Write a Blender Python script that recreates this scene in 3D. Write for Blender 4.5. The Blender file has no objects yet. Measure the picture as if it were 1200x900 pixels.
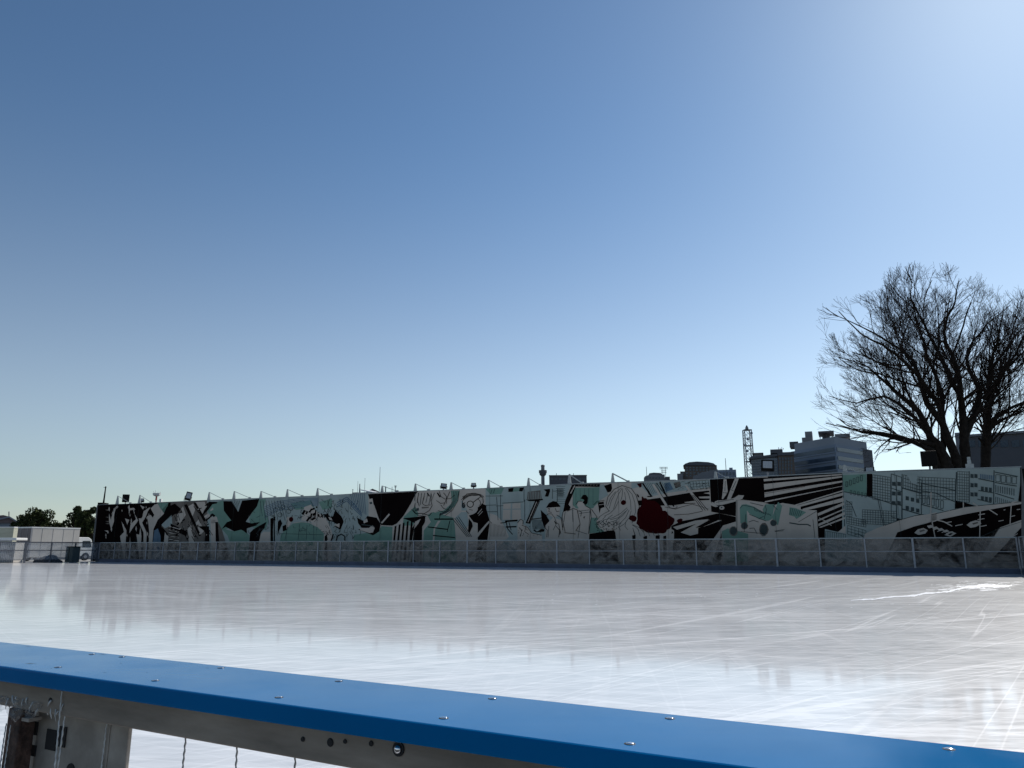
import bpy, bmesh, math, random
import numpy as np
from mathutils import Vector, Matrix
random.seed(7); rng = np.random.RandomState(7)
sc = bpy.context.scene
COL = sc.collection
R = math.radians
# ------------------------------------------------------------------ camera
F = 880.0; E = 1.35; HOR = 643.0
PITCH = math.atan((HOR-450)/F)
cp, sp = math.cos(PITCH), math.sin(PITCH)
CAM = Vector((0, 0, E))
def ray(px, py):
    x = (px-600)/F; y = (450-py)/F
    return Vector((x, cp - y*sp, sp + y*cp))
def at(px, py, Y):                      # point whose world Y is Y
    r = ray(px, py); return CAM + r*(Y/r.y)
def onz(px, py, z=0.0):
    r = ray(px, py); return CAM + r*((z-E)/r.z)
def onplane(px, py, P, N):
    r = ray(px, py); return CAM + r*((P-CAM).dot(N)/r.dot(N))
cd = bpy.data.cameras.new('camera'); cam = bpy.data.objects.new('camera', cd); COL.objects.link(cam)
cam.location = CAM; cam.rotation_euler = (math.pi/2+PITCH, 0, 0)
cd.sensor_width = 36; cd.lens = 36*F/1200; cd.clip_start = .02; cd.clip_end = 6000
sc.camera = cam
# ------------------------------------------------------------------ materials
def mat(name, col, rough=.6, metal=0, var=.12, scale=3.0, bump=0, spec=.5, coat=0, stretch=(1,1,1), col2=None, detail=5):
    m = bpy.data.materials.new(name); m.use_nodes = True
    nt = m.node_tree; b = nt.nodes['Principled BSDF']
    b.inputs['Roughness'].default_value = rough; b.inputs['Metallic'].default_value = metal
    b.inputs['Specular IOR Level'].default_value = spec
    if coat: b.inputs['Coat Weight'].default_value = coat; b.inputs['Coat Roughness'].default_value = .06
    tc = nt.nodes.new('ShaderNodeTexCoord'); mp = nt.nodes.new('ShaderNodeMapping'); mp.inputs['Scale'].default_value = stretch
    nt.links.new(tc.outputs['Object'], mp.inputs['Vector'])
    n = nt.nodes.new('ShaderNodeTexNoise'); n.inputs['Scale'].default_value = scale; n.inputs['Detail'].default_value = detail
    n.inputs['Roughness'].default_value = .6
    nt.links.new(mp.outputs[0], n.inputs['Vector'])
    cr = nt.nodes.new('ShaderNodeValToRGB')
    c1 = [max(0, c*(1-var)) for c in col]; c2 = [min(1, c*(1+var)) for c in (col2 or col)]
    cr.color_ramp.elements[0].position = .35; cr.color_ramp.elements[1].position = .65
    cr.color_ramp.elements[0].color = (*c1, 1); cr.color_ramp.elements[1].color = (*c2, 1)
    nt.links.new(n.outputs['Fac'], cr.inputs['Fac']); nt.links.new(cr.outputs['Color'], b.inputs['Base Color'])
    if bump:
        bp = nt.nodes.new('ShaderNodeBump'); bp.inputs['Strength'].default_value = bump; bp.inputs['Distance'].default_value = .02
        nt.links.new(n.outputs['Fac'], bp.inputs['Height']); nt.links.new(bp.outputs[0], b.inputs['Normal'])
    return m
M = dict(
 asphalt=mat('asphalt', (.06,.06,.06), .9, scale=2, var=.3, bump=.3),
 paving=mat('paving', (.34,.33,.31), .85, scale=.6, var=.15),
 w=mat('mural_white', (.42,.375,.325), .75, scale=.5, var=.08, spec=0.0),
 k=mat('mural_black', (.006,.004,.004), .8, scale=.6, var=.2, spec=0.0),
 t=mat('mural_teal', (.14,.235,.19), .75, scale=.5, var=.1, spec=0.0),
 b=mat('mural_pale_blue', (.27,.315,.30), .75, scale=.5, var=.1, spec=0.0),
 u=mat('mural_slate_blue', (.09,.14,.19), .75, scale=.5, var=.1, spec=0.0),
 g=mat('mural_grey', (.13,.115,.10), .75, scale=.7, var=.2, spec=0.0),
 r=mat('mural_red', (.030,.003,.004), .75, scale=.5, var=.1, spec=0.0),
 l=mat('mural_line', (.045,.058,.058), .8, var=.1, spec=0.0),
 wallside=mat('wall_board', (.12,.12,.12), .8),
 steel=mat('galvanised_steel', (.30,.30,.31), .55, .3, var=.15, scale=8),
 darksteel=mat('dark_steel', (.10,.11,.13), .5, .5, var=.2, scale=8),
 kick=mat('navy_kickboard', (.045,.06,.10), .55, var=.2, scale=1.5),
 black=mat('black_plastic', (.006,.006,.006), .7, spec=.1),
 lens=mat('lamp_glass', (.35,.37,.38), .25, scale=20, var=.2),
 bracket=mat('painted_bracket', (.31,.335,.33), .55, scale=5),
 whitepaint=mat('white_paint', (.75,.75,.73), .5, scale=.8, var=.05),
 offwhite=mat('van_box_panels', (.52,.49,.45), .5, scale=.5, var=.05),
 brownmetal=mat('dark_door_paint', (.14,.12,.12), .6, scale=1),
 glass=mat('dark_glass', (.03,.04,.05), .15, scale=.3, var=.3),
 rubber=mat('tyre_rubber', (.02,.02,.02), .85),
 green_bin=mat('dark_bin', (.035,.05,.05), .6),
 snowd=mat('snow_in_shade', (.05,.055,.065), .9, scale=3, var=.3, bump=.5),  # snowy heap standing in shade; the shade is put into this dark colour
 bark=mat('tree_bark', (.028,.022,.018), .95, scale=3, var=.35, bump=.4, spec=.1),
 twig=mat('twig_bark', (.035,.026,.022), .95, scale=3, var=.3, spec=.1),
 leaf=mat('evergreen_leaf', (.022,.035,.014), .85, scale=1.2, var=.5, col2=(.05,.06,.02), spec=.15),
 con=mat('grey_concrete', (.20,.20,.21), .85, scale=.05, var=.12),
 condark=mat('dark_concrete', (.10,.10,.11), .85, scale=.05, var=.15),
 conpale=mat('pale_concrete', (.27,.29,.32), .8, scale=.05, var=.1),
 brick=mat('brown_brick', (.13,.10,.085), .85, scale=.1, var=.2),
 officewall=mat('office_wall', (.21,.25,.31), .7, scale=.05, var=.1),
 bwin=mat('building_glass', (.045,.07,.10), .25, scale=.08, var=.4),
 roofred=mat('roof_tiles', (.16,.12,.115), .8, scale=.5, var=.2),
 redpaint=mat('mast_red', (.35,.06,.04), .6), 
 stripe=mat('yellowish_panel', (.42,.42,.33), .6, scale=.3, var=.15, stretch=(1,1,8)),
)
def ice_material():
    m = bpy.data.materials.new('rink_ice'); m.use_nodes = True; nt = m.node_tree; N = nt.nodes; Lk = nt.links
    b = N['Principled BSDF']; b.inputs['IOR'].default_value = 1.33
    tc = N.new('ShaderNodeTexCoord')
    def math_(op,a,b_=None,c=None,clamp=False):
        n=N.new('ShaderNodeMath'); n.operation=op; n.use_clamp=clamp
        for i,x in enumerate((a,b_,c)):
            if x is None: continue
            if isinstance(x,(int,float)): n.inputs[i].default_value=x
            else: Lk.new(x,n.inputs[i])
        return n.outputs[0]
    def noise(vec,scale,detail,rough=.5,dist=0):
        n=N.new('ShaderNodeTexNoise'); n.inputs['Scale'].default_value=scale; n.inputs['Detail'].default_value=detail; n.inputs['Roughness'].default_value=rough; n.inputs['Distortion'].default_value=dist
        Lk.new(vec,n.inputs['Vector']); return n
    def rng_(v,a,b_,c,d):
        n=N.new('ShaderNodeMapRange'); n.inputs['From Min'].default_value=a; n.inputs['From Max'].default_value=b_; n.inputs['To Min'].default_value=c; n.inputs['To Max'].default_value=d
        Lk.new(v,n.inputs['Value']); return n.outputs[0]
    wn = noise(tc.outputs['Object'],.07,0)
    sub = N.new('ShaderNodeVectorMath'); sub.operation = 'MULTIPLY_ADD'
    Lk.new(wn.outputs['Color'], sub.inputs[0]); sub.inputs[1].default_value = (.6,.6,0); Lk.new(tc.outputs['Object'], sub.inputs[2])
    # angle, lines per metre, width, strength
    fam = [(-5,2.2,.022,.55),(-13,3.0,.030,.5),(31,2.0,.012,.95),(42,2.8,.015,.9),(54,2.0,.012,.75),(-28,2.4,.014,.5),(-50,1.7,.014,.25),(84,1.8,.012,.2),(3,4.6,.05,.5),(22,2.6,.02,.5)]
    total=None
    for i,(a,dn,w,amp) in enumerate(fam):
        mp = N.new('ShaderNodeMapping'); mp.inputs['Rotation'].default_value=(0,0,R(-a)); mp.inputs['Location'].default_value=(i*13.7,i*7.1,0)
        Lk.new(sub.outputs[0], mp.inputs['Vector'])
        m2 = N.new('ShaderNodeVectorMath'); m2.operation='MULTIPLY'; m2.inputs[1].default_value=(.03,dn,0); Lk.new(mp.outputs[0],m2.inputs[0])
        ln = noise(m2.outputs[0],1.0,1.0)
        ridge = rng_(math_('ABSOLUTE',math_('SUBTRACT',ln.outputs['Fac'],.5)),0,w,amp,0)
        m3 = N.new('ShaderNodeVectorMath'); m3.operation='MULTIPLY'; m3.inputs[1].default_value=(.10,.5,0); Lk.new(mp.outputs[0],m3.inputs[0])
        mk = rng_(noise(m3.outputs[0],1.0,2.0).outputs['Fac'],.38,.56,0,1)
        v = math_('MULTIPLY',ridge,mk)
        total = v if total is None else math_('ADD',total,v)
    total = math_('MINIMUM',total,1.0)
    # shaved fine grain along the resurfacer's path + patchy frost
    mp = N.new('ShaderNodeMapping'); mp.inputs['Rotation'].default_value=(0,0,R(6)); mp.inputs['Scale'].default_value=(.16,2.2,1); Lk.new(tc.outputs['Object'],mp.inputs['Vector'])
    grain = noise(mp.outputs[0],1.6,5,.6).outputs['Fac']
    patch = noise(tc.outputs['Object'],.22,5,.6).outputs['Fac']
    mp = N.new('ShaderNodeMapping'); mp.inputs['Rotation'].default_value=(0,0,R(-4)); mp.inputs['Scale'].default_value=(.9,3.6,1); Lk.new(tc.outputs['Object'],mp.inputs['Vector'])
    rip = noise(mp.outputs[0],2.2,3,.55,.6).outputs['Fac']
    fr = math_('ADD',math_('ADD',rng_(patch,.35,.7,0,.16),rng_(grain,.38,.7,0,.24)),rng_(rip,.36,.60,0,.46))
    fac = math_('ADD',fr,math_('MULTIPLY',total,.58),clamp=True)
    mix = N.new('ShaderNodeMix'); mix.data_type='RGBA'
    mix.inputs[6].default_value=ICE_DARK; mix.inputs[7].default_value=ICE_LIGHT
    Lk.new(fac,mix.inputs[0]); Lk.new(mix.outputs[2],b.inputs['Base Color'])
    Lk.new(rng_(fac,0,1,ICE_R0,ICE_R1),b.inputs['Roughness'])
    mp = N.new('ShaderNodeMapping'); mp.inputs['Rotation'].default_value=(0,0,R(8)); mp.inputs['Scale'].default_value=(.3,1,1); Lk.new(tc.outputs['Object'],mp.inputs['Vector'])
    bn = noise(mp.outputs[0],2.6,2)
    bp = N.new('ShaderNodeBump'); bp.inputs['Strength'].default_value=ICE_BUMP; bp.inputs['Distance'].default_value=.004
    Lk.new(math_('MULTIPLY_ADD',total,.15,bn.outputs['Fac']),bp.inputs['Height']); Lk.new(bp.outputs[0],b.inputs['Normal'])
    Lk.new(rng_(total,0,1,ICE_COAT,.68),b.inputs['Coat Weight']); b.inputs['Coat Roughness'].default_value=ICE_CR; b.inputs['Coat IOR'].default_value=1.33
    return m
ICE_DARK=(.70,.69,.67,1); ICE_LIGHT=(.98,.97,.955,1); ICE_BUMP=.07; ICE_COAT=.85; ICE_CR=.07
ICE_R0, ICE_R1 = .3, .5
M['ice'] = ice_material()
def panel_material(name, lo, hi, col, tint=(.86,.88,.9,1)):
    m = bpy.data.materials.new(name); m.use_nodes = True; nt = m.node_tree; N = nt.nodes; Lk = nt.links
    b = N['Principled BSDF']; b.inputs['Base Color'].default_value = (*col,1); b.inputs['Roughness'].default_value = .45
    tr = N.new('ShaderNodeBsdfTransparent'); tr.inputs['Color'].default_value = tint
    tc = N.new('ShaderNodeTexCoord'); mp = N.new('ShaderNodeMapping'); mp.inputs['Scale'].default_value = (1,1,1.4)
    Lk.new(tc.outputs['Object'], mp.inputs['Vector'])
    n = N.new('ShaderNodeTexNoise'); n.inputs['Scale'].default_value = 1.3; n.inputs['Detail'].default_value = 5; n.inputs['Roughness'].default_value = .65
    n.inputs['Distortion'].default_value = .8
    Lk.new(mp.outputs[0], n.inputs['Vector'])
    mr = N.new('ShaderNodeMapRange'); mr.inputs['From Min'].default_value = .35; mr.inputs['From Max'].default_value = .68
    mr.inputs['To Min'].default_value = lo; mr.inputs['To Max'].default_value = hi
    Lk.new(n.outputs['Fac'], mr.inputs['Value'])
    mx = N.new('ShaderNodeMixShader'); Lk.new(mr.outputs[0], mx.inputs[0]); Lk.new(tr.outputs[0], mx.inputs[1]); Lk.new(b.outputs[0], mx.inputs[2])
    Lk.new(mx.outputs[0], N['Material Output'].inputs['Surface'])
    return m
M['panel'] = panel_material('scuffed_acrylic', .04, .50, (.34,.30,.265), (.84,.82,.80,1))
M['clear'] = panel_material('clear_acrylic', .08, .30, (.5,.52,.55))
# cap: glossy blue plastic with faint scratches
M['cap'] = mat('blue_plastic', (.0,.140,.365), .22, scale=2.2, var=.07, spec=.08)
def add_cap_detail(m):
    nt = m.node_tree; N = nt.nodes; Lk = nt.links; b = N['Principled BSDF']
    tc = N.new('ShaderNodeTexCoord'); n = N.new('ShaderNodeTexNoise'); n.inputs['Scale'].default_value = 45; n.inputs['Detail'].default_value = 3
    mp = N.new('ShaderNodeMapping'); mp.inputs['Rotation'].default_value = (0,0,R(28)); mp.inputs['Scale'].default_value = (.12,1,1)
    Lk.new(tc.outputs['Object'], mp.inputs['Vector']); Lk.new(mp.outputs[0], n.inputs['Vector'])
    n2 = N.new('ShaderNodeTexNoise'); n2.inputs['Scale'].default_value = 9; n2.inputs['Detail'].default_value = 6
    Lk.new(tc.outputs['Object'], n2.inputs['Vector'])
    mr = N.new('ShaderNodeMapRange'); mr.inputs['From Min'].default_value=.3; mr.inputs['From Max'].default_value=.7
    mr.inputs['To Min'].default_value = .10; mr.inputs['To Max'].default_value = .20
    Lk.new(n2.outputs['Fac'], mr.inputs['Value']); Lk.new(mr.outputs[0], b.inputs['Roughness'])
    bp = N.new('ShaderNodeBump'); bp.inputs['Strength'].default_value = .12; bp.inputs['Distance'].default_value = .0008
    Lk.new(n.outputs['Fac'], bp.inputs['Height']); Lk.new(bp.outputs[0], b.inputs['Normal'])
add_cap_detail(M['cap'])
M['railmetal'] = mat('weathered_rail', (.27,.225,.185), .5, .25, scale=9, var=.3, stretch=(.4,.4,2), bump=.1)
M['plate'] = mat('dull_plate', (.33,.295,.26), .55, .2, scale=14, var=.2, bump=.1)
M['nick'] = mat('worn_blue', (.03,.09,.17), .6, scale=80)
M['rust'] = mat('rusty_bar', (.075,.045,.035), .8, .2, scale=40, var=.6, bump=.6)
M['screw'] = mat('screw_steel', (.75,.75,.76), .18, 1.0, scale=60, var=.2)
M['hole'] = mat('dark_recess', (.01,.01,.012), .7)
M['frost'] = mat('clear_icicle', (.60,.62,.62), .25, scale=60, var=.15, bump=.3)
M['snow'] = mat('glint_and_crumbs', (.90,.92,.94), .35, scale=6, var=.05, bump=.6)  # white that paints the wet glint on the ice, shared with the crumbs
def film_material():
    m=bpy.data.materials.new('clear_film'); m.use_nodes=True; nt=m.node_tree; N=nt.nodes; Lk=nt.links
    b=N['Principled BSDF']; b.inputs['Base Color'].default_value=(.30,.29,.27,1); b.inputs['Roughness'].default_value=.12; b.inputs['Specular IOR Level'].default_value=.8
    tr=N.new('ShaderNodeBsdfTransparent'); tc=N.new('ShaderNodeTexCoord'); n=N.new('ShaderNodeTexNoise'); n.inputs['Scale'].default_value=70; n.inputs['Detail'].default_value=4; Lk.new(tc.outputs['Object'],n.inputs['Vector'])
    mr=N.new('ShaderNodeMapRange'); mr.inputs['From Min'].default_value=.35; mr.inputs['From Max'].default_value=.7; mr.inputs['To Min'].default_value=.12; mr.inputs['To Max'].default_value=.6; Lk.new(n.outputs['Fac'],mr.inputs['Value'])
    mx=N.new('ShaderNodeMixShader'); Lk.new(mr.outputs[0],mx.inputs[0]); Lk.new(tr.outputs[0],mx.inputs[1]); Lk.new(b.outputs[0],mx.inputs[2]); Lk.new(mx.outputs[0],N['Material Output'].inputs['Surface'])
    bp=N.new('ShaderNodeBump'); bp.inputs['Strength'].default_value=.6; bp.inputs['Distance'].default_value=.002; Lk.new(n.outputs['Fac'],bp.inputs['Height']); Lk.new(bp.outputs[0],b.inputs['Normal'])
    return m
M['film']=film_material()
M['wire'] = mat('twisted_wire', (.30,.30,.30), .5, .4, scale=50, var=.3)
# ------------------------------------------------------------------ object helpers
WL = {}
def props(o, label=None, cat=None, group=None, kind=None):
    if label: o['label'] = label
    if cat: o['category'] = cat
    if group: o['group'] = group
    if kind: o['kind'] = kind
    return o
def empty(name, loc, label, cat, group=None):
    o = bpy.data.objects.new(name, None); COL.objects.link(o); o.location = loc; o.empty_display_size = .3
    WL[o] = Vector(loc); return props(o, label, cat, group)
class MB:
    def __init__(s): s.v = []; s.f = []; s.mi = []
    def add(s, vs, fs, mi=0):
        o = len(s.v); s.v += [tuple(v) for v in vs]; s.f += [tuple(i+o for i in f) for f in fs]; s.mi += [mi]*len(fs); return s
    def box(s, c, size, rz=0, mi=0, M4=None):
        hx,hy,hz = size[0]/2, size[1]/2, size[2]/2
        rot = Matrix.Rotation(rz,3,'Z') if M4 is None else M4
        vs = [Vector(c)+rot@Vector((x*hx,y*hy,z*hz)) for x in(-1,1) for y in(-1,1) for z in(-1,1)]
        return s.add(vs, [(0,1,3,2),(4,6,7,5),(0,4,5,1),(2,3,7,6),(0,2,6,4),(1,5,7,3)], mi)
    def prism(s, pts, vec, mi=0):                # polygon extruded by vec
        n = len(pts); vec = Vector(vec); P = [Vector(p) for p in pts]
        return s.add(P+[p+vec for p in P], [tuple(range(n))[::-1], tuple(range(n,2*n))]+[(i,(i+1)%n,n+(i+1)%n,n+i) for i in range(n)], mi)
    def tube(s, pts, rad, n=6, mi=0, cap=True):
        pts = [Vector(p) for p in pts]
        if not hasattr(rad,'__len__'): rad = [rad]*len(pts)
        o = len(s.v); prev = None
        for i,p in enumerate(pts):
            d = (pts[min(i+1,len(pts)-1)]-pts[max(i-1,0)]).normalized()
            if prev is None: a = d.orthogonal().normalized()
            else: a = (prev - d*prev.dot(d)); a = a.normalized() if a.length>1e-6 else d.orthogonal().normalized()
            prev = a; b2 = d.cross(a)
            for k in range(n):
                t = 2*math.pi*k/n; s.v.append(tuple(p+(a*math.cos(t)+b2*math.sin(t))*rad[i]))
        for i in range(len(pts)-1):
            for k in range(n):
                k2=(k+1)%n; s.f.append((o+i*n+k,o+i*n+k2,o+(i+1)*n+k2,o+(i+1)*n+k)); s.mi.append(mi)
        if cap:
            s.f.append(tuple(o+k for k in range(n))[::-1]); s.mi.append(mi)
            e=o+(len(pts)-1)*n; s.f.append(tuple(e+k for k in range(n))); s.mi.append(mi)
        return s
    def build(s, name, mats, parent=None, origin=None, smooth=False, bevel=0):
        me = bpy.data.meshes.new(name)
        if parent is not None: og = WL[parent]
        elif origin is not None: og = Vector(origin)
        else:
            a = np.array(s.v); og = Vector(((a[:,0].min()+a[:,0].max())/2,(a[:,1].min()+a[:,1].max())/2,a[:,2].min()))
        me.from_pydata([tuple(Vector(v)-og) for v in s.v], [], s.f)
        if not isinstance(mats,(list,tuple)): mats=[mats]
        for m in mats: me.materials.append(m)
        if len(mats)>1: me.polygons.foreach_set('material_index', s.mi)
        if smooth: me.polygons.foreach_set('use_smooth',[True]*len(me.polygons))
        me.update()
        o = bpy.data.objects.new(name, me); COL.objects.link(o)
        if parent is not None: o.parent = parent
        else: o.location = og
        WL[o] = og
        if bevel:
            md = o.modifiers.new('bevel','BEVEL'); md.width = bevel; md.segments = 2; md.limit_method='ANGLE'
        return o
def fixn(o):
    bm = bmesh.new(); bm.from_mesh(o.data); bmesh.ops.recalc_face_normals(bm, faces=bm.faces); bm.to_mesh(o.data); bm.free()
# ------------------------------------------------------------------ rink frame of reference
A = onz(115, 658.5); B = onz(1196.5, 672.9)
dW = (B-A).normalized(); nW = Vector((-dW.y, dW.x, 0))           # nW points away from the camera
if nW.y < 0: nW = -nW
FL = (B-A).length
def W(t, n, z): return A + dW*t + nW*n + Vector((0,0,z))          # rink-aligned coordinates
def tn(p): v = Vector(p)-A; return v.dot(dW), v.dot(nW)
CT, CN = tn(Vector((0,0,0)))
ANG = math.atan2(dW.y, dW.x)
print('fence length', FL, 'angle', math.degrees(ANG), 'cam t,n', CT, CN, 'A', A, 'B', B)
RAILZ = 1.13
rf0 = onz(0,752,RAILZ); rf1 = onz(1200,881,RAILZ)
NEARN = (tn(rf0)[1]+tn(rf1)[1])/2
print('near rail n', tn(rf0), tn(rf1))
# ------------------------------------------------------------------ ground, ice
g = MB().add([(-2500,-300,-.06),(2500,-300,-.06),(2500,3000,-.06),(-2500,3000,-.06)],[(0,1,2,3)]).build('ground', M['asphalt'])
props(g, kind='structure')
pv = MB(); pv.prism([W(-45,NEARN-.7,-.056),W(130,NEARN-.7,-.056),W(130,12,-.056),W(-45,12,-.056)], (0,0,.04))
props(pv.build('paving', M['paving']), kind='structure')
ic = MB(); ic.prism([W(-.1,NEARN-.6,-.012),W(FL+.1,NEARN-.6,-.012),W(FL+.1,.1,-.012),W(-.1,.1,-.012)], (0,0,.012))
props(ic.build('ice', M['ice']), kind='structure')
# ------------------------------------------------------------------ far fence and the side fences
FH = 1.99; KH = .27
def fence(root, P0, P1, nseg, pm, toward, thick_every=3, kick=True, sm='steel', k_=1.0):
    P0 = Vector(P0); P1 = Vector(P1); d = (P1-P0); Ln = d.length; d.normalize(); rz = math.atan2(d.y,d.x)
    up = Vector((0,0,1)); sgl = Ln/nseg
    MB().box((P0+P1)/2+up*(FH-.03),(Ln,.06,.06*k_),rz).build('top_rail', M['bracket'] if sm=='steel' else M[sm], root)
    MB().box((P0+P1)/2+up*(FH*.60)+toward*.005,(Ln,.04,.045*k_),rz).build('mid_rail', M[sm], root)
    if kick: MB().box((P0+P1)/2+up*(KH/2)+toward*.045,(Ln,.03,KH),rz).build('kickboard', M['kick'], root)
    MB().box((P0+P1)/2+up*(KH+.03)+toward*.02,(Ln,.05,.05),rz).build('lower_rail', M['darksteel'], root)
    for i in range(nseg+1):
        p = P0+d*sgl*i; w = .075 if i%thick_every else .11
        mm = M[sm]; w*=k_
        MB().box(p+up*FH/2+toward*.012,(w,.07,FH-.004),rz).build('post', mm, root)
    for i in range(nseg):
        p = P0+d*sgl*(i+.5)
        MB().box(p+up*(KH+(FH-KH)/2)-toward*.03,(sgl-.06,.008,FH-KH-.08),rz).build('clear_panel', pm, root)
NS = round(FL/2.5)
r = empty('rink_fence', W(0,0,0), 'long metal rink fence with scuffed clear panels in front of the mural wall', 'fence', 'fences round the ice rink')
fence(r, W(0,0,0), W(FL,0,0), NS, M['panel'], -nW)
r = empty('rink_fence', W(0,-18,0), 'sunlit see-through metal fence on the left in front of the white truck', 'fence', 'fences round the ice rink')
fence(r, W(-.12,-22,0), W(-.12,-.12,0), 9, M['clear'], dW, kick=False, sm='darksteel', k_=1.7)
r = empty('rink_fence', W(FL,-18,0), 'side fence leaving the far right corner post of the ice', 'fence', 'fences round the ice rink')
fence(r, W(FL+.12,-30,0), W(FL+.12,-.12,0), 12, M['panel'], -dW)
# ------------------------------------------------------------------ mural wall
WN = 1.9                                   # metres behind the fence
PW = W(0,WN,0)
def wallpt(px, py, lift=0): 
    p = onplane(px,py,PW,nW); return p - nW*lift
top_px = [(114.5,592),(160,590.3),(240,586.6),(310,583.8),(381,581),(431,578),(480,576),(560,573),(640,569),(690,566.5),(760,564.5),(830,562),(900,558.3),(987,554.4),(1060,551.6),(1130,549.6),(1197,547.5)]
root = empty('mural_wall', wallpt(650,640), 'long black and white comic style painted wall behind the rink fence', 'wall')
root.location.z = 0; WL[root] = Vector(root.location)
wb = MB()
tl = [wallpt(*p) for p in top_px]; ext_end = W(FL+1.5,WN,tl[-1].z+.05)
bl = [Vector((p.x,p.y,0)) for p in tl]
n = len(tl)
TT = tl; BB = bl
vs = BB+TT+[p+nW*.14 for p in BB]+[p+nW*.14 for p in TT]
fs = []
for i in range(n-1):
    fs += [(i,i+1,n+i+1,n+i),(2*n+i+1,2*n+i,3*n+i,3*n+i+1),(n+i,n+i+1,3*n+i+1,3*n+i)]
fs += [(0,n,3*n,2*n),(n-1,3*n-1,4*n-1,2*n-1)]
wb.add(vs,fs); wb.build('wall_body', M['wallside'], root)
# extra dark continuation to the right (out of the picture soon)
wq = MB().box(W(FL+3.1,WN+.7,tl[-1].z*.5-.02),(5.6,.35,tl[-1].z-.04),ANG); wq.build('wall_body', M['black'], root)
# painted layers ----------------------------------------------------
PAINT = MB(); CI = {c:i for i,c in enumerate('wktbugrl')}
CR = dict(A=(110,570,12),B=(200,570,12),C=(290,570,12),D=(380,570,12),E=(470,565,12),F=(560,563,12),G=(650,560,12),H=(740,555,12),
          I=(820,550,10.98),J=(900,545,10.345),K=(980,540,9.78),L=(1080,540,9.78),M=(240,560,7.5),N=(380,560,7.5),Z=(0,0,1))
tx = [p[0] for p in top_px]; ty = [p[1] for p in top_px]
def clip_poly(pts, f):                     # keep f(p)>=0
    out=[]
    for i in range(len(pts)):
        a=pts[i]; b=pts[(i+1)%len(pts)]; fa=f(a); fb=f(b)
        if fa>=0: out.append(a)
        if (fa>=0)!=(fb>=0):
            t=fa/(fa-fb); out.append((a[0]+(b[0]-a[0])*t,a[1]+(b[1]-a[1])*t))
    return out
def PG(cr, col, lay, pts, low=True):
    ox,oy,s = CR[cr]; q=[(ox+x/s, oy+y/s) for x,y in pts]
    if low: q=[(x, y if y<629.5 else y+ (26 if y<640 else 0)) for x,y in q]     # whatever reaches the fence top runs on down
    q = clip_poly(q, lambda p: p[1]-np.interp(p[0],tx,ty)-.15)
    if len(q)<3: return
    q = clip_poly(q, lambda p: (658.3+(p[0]-115)*.0125-1)-p[1]);
    if len(q)<3: return
    q = clip_poly(q, lambda p: p[0]-(114.9-(p[1]-592)*.098)); 
    if len(q)<3: return
    q = clip_poly(q, lambda p: 1196.8-p[0])
    if len(q)<3: return
    vs=[wallpt(x,y,.004+.004*lay) for x,y in q]
    a=sum(q[i][0]*q[(i+1)%len(q)][1]-q[(i+1)%len(q)][0]*q[i][1] for i in range(len(q)))
    if a>0: vs=vs[::-1]
    PAINT.add(vs,[tuple(range(len(vs)))],CI[col])
LINE_DZ=[0]
def LN(cr, col, lay, pts, w=.8):
    ox,oy,s = CR[cr]; q=[(ox+x/s, oy+y/s) for x,y in pts]
    LINE_DZ[0]=(LINE_DZ[0]+1)%40; z=lay+.05+LINE_DZ[0]*.012
    for a,b in zip(q,q[1:]):
        d=Vector((b[0]-a[0],b[1]-a[1])); 
        if d.length<1e-4: continue
        d.normalize(); nx,ny=-d.y*w/2,d.x*w/2
        PG('Z',col,z,[(a[0]+nx,a[1]+ny),(b[0]+nx,b[1]+ny),(b[0]-nx,b[1]-ny),(a[0]-nx,a[1]-ny)],low=False)
def EL(cr,col,lay,cx,cy,rx,ry=None,n=14,jit=0):
    ry=ry or rx; PG(cr,col,lay,[(cx+rx*(1+random.uniform(-jit,jit))*math.cos(2*math.pi*k/n),cy+ry*(1+random.uniform(-jit,jit))*math.sin(2*math.pi*k/n)) for k in range(n)],low=False)
def grid(cr,x0,y0,x1,y1,nx,ny,slx=0,sly=0,w=.45,lay=6,col='l'):
    for i in range(nx+1):
        x=x0+(x1-x0)*i/nx; dy=sly*(i/nx); LN(cr,col,lay,[(x,y0+dy),(x+slx,y1+dy)],w)
    for j in range(ny+1):
        y=y0+(y1-y0)*j/ny; LN(cr,col,lay+.6,[(x0+slx*j/ny,y),(x1+slx*j/ny,y+sly)],w)
# bases (layer 0)
def base(x0,x1,c,yt=540,yb=632,lay=0): PG('Z',c,lay,[(x0,yt),(x1,yt),(x1,yb),(x0,yb)])
base(105,200,'k'); base(200,243,'g'); base(243,305,'b'); base(305,412,'b'); base(412,432,'b'); base(432,480,'w'); base(480,569,'w'); base(569,660,'b')
base(660,742,'w'); base(742,832,'w'); base(832,900,'w'); base(900,987,'k'); base(987,1195.5,'b'); base(1195.5,1198,'k')
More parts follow.
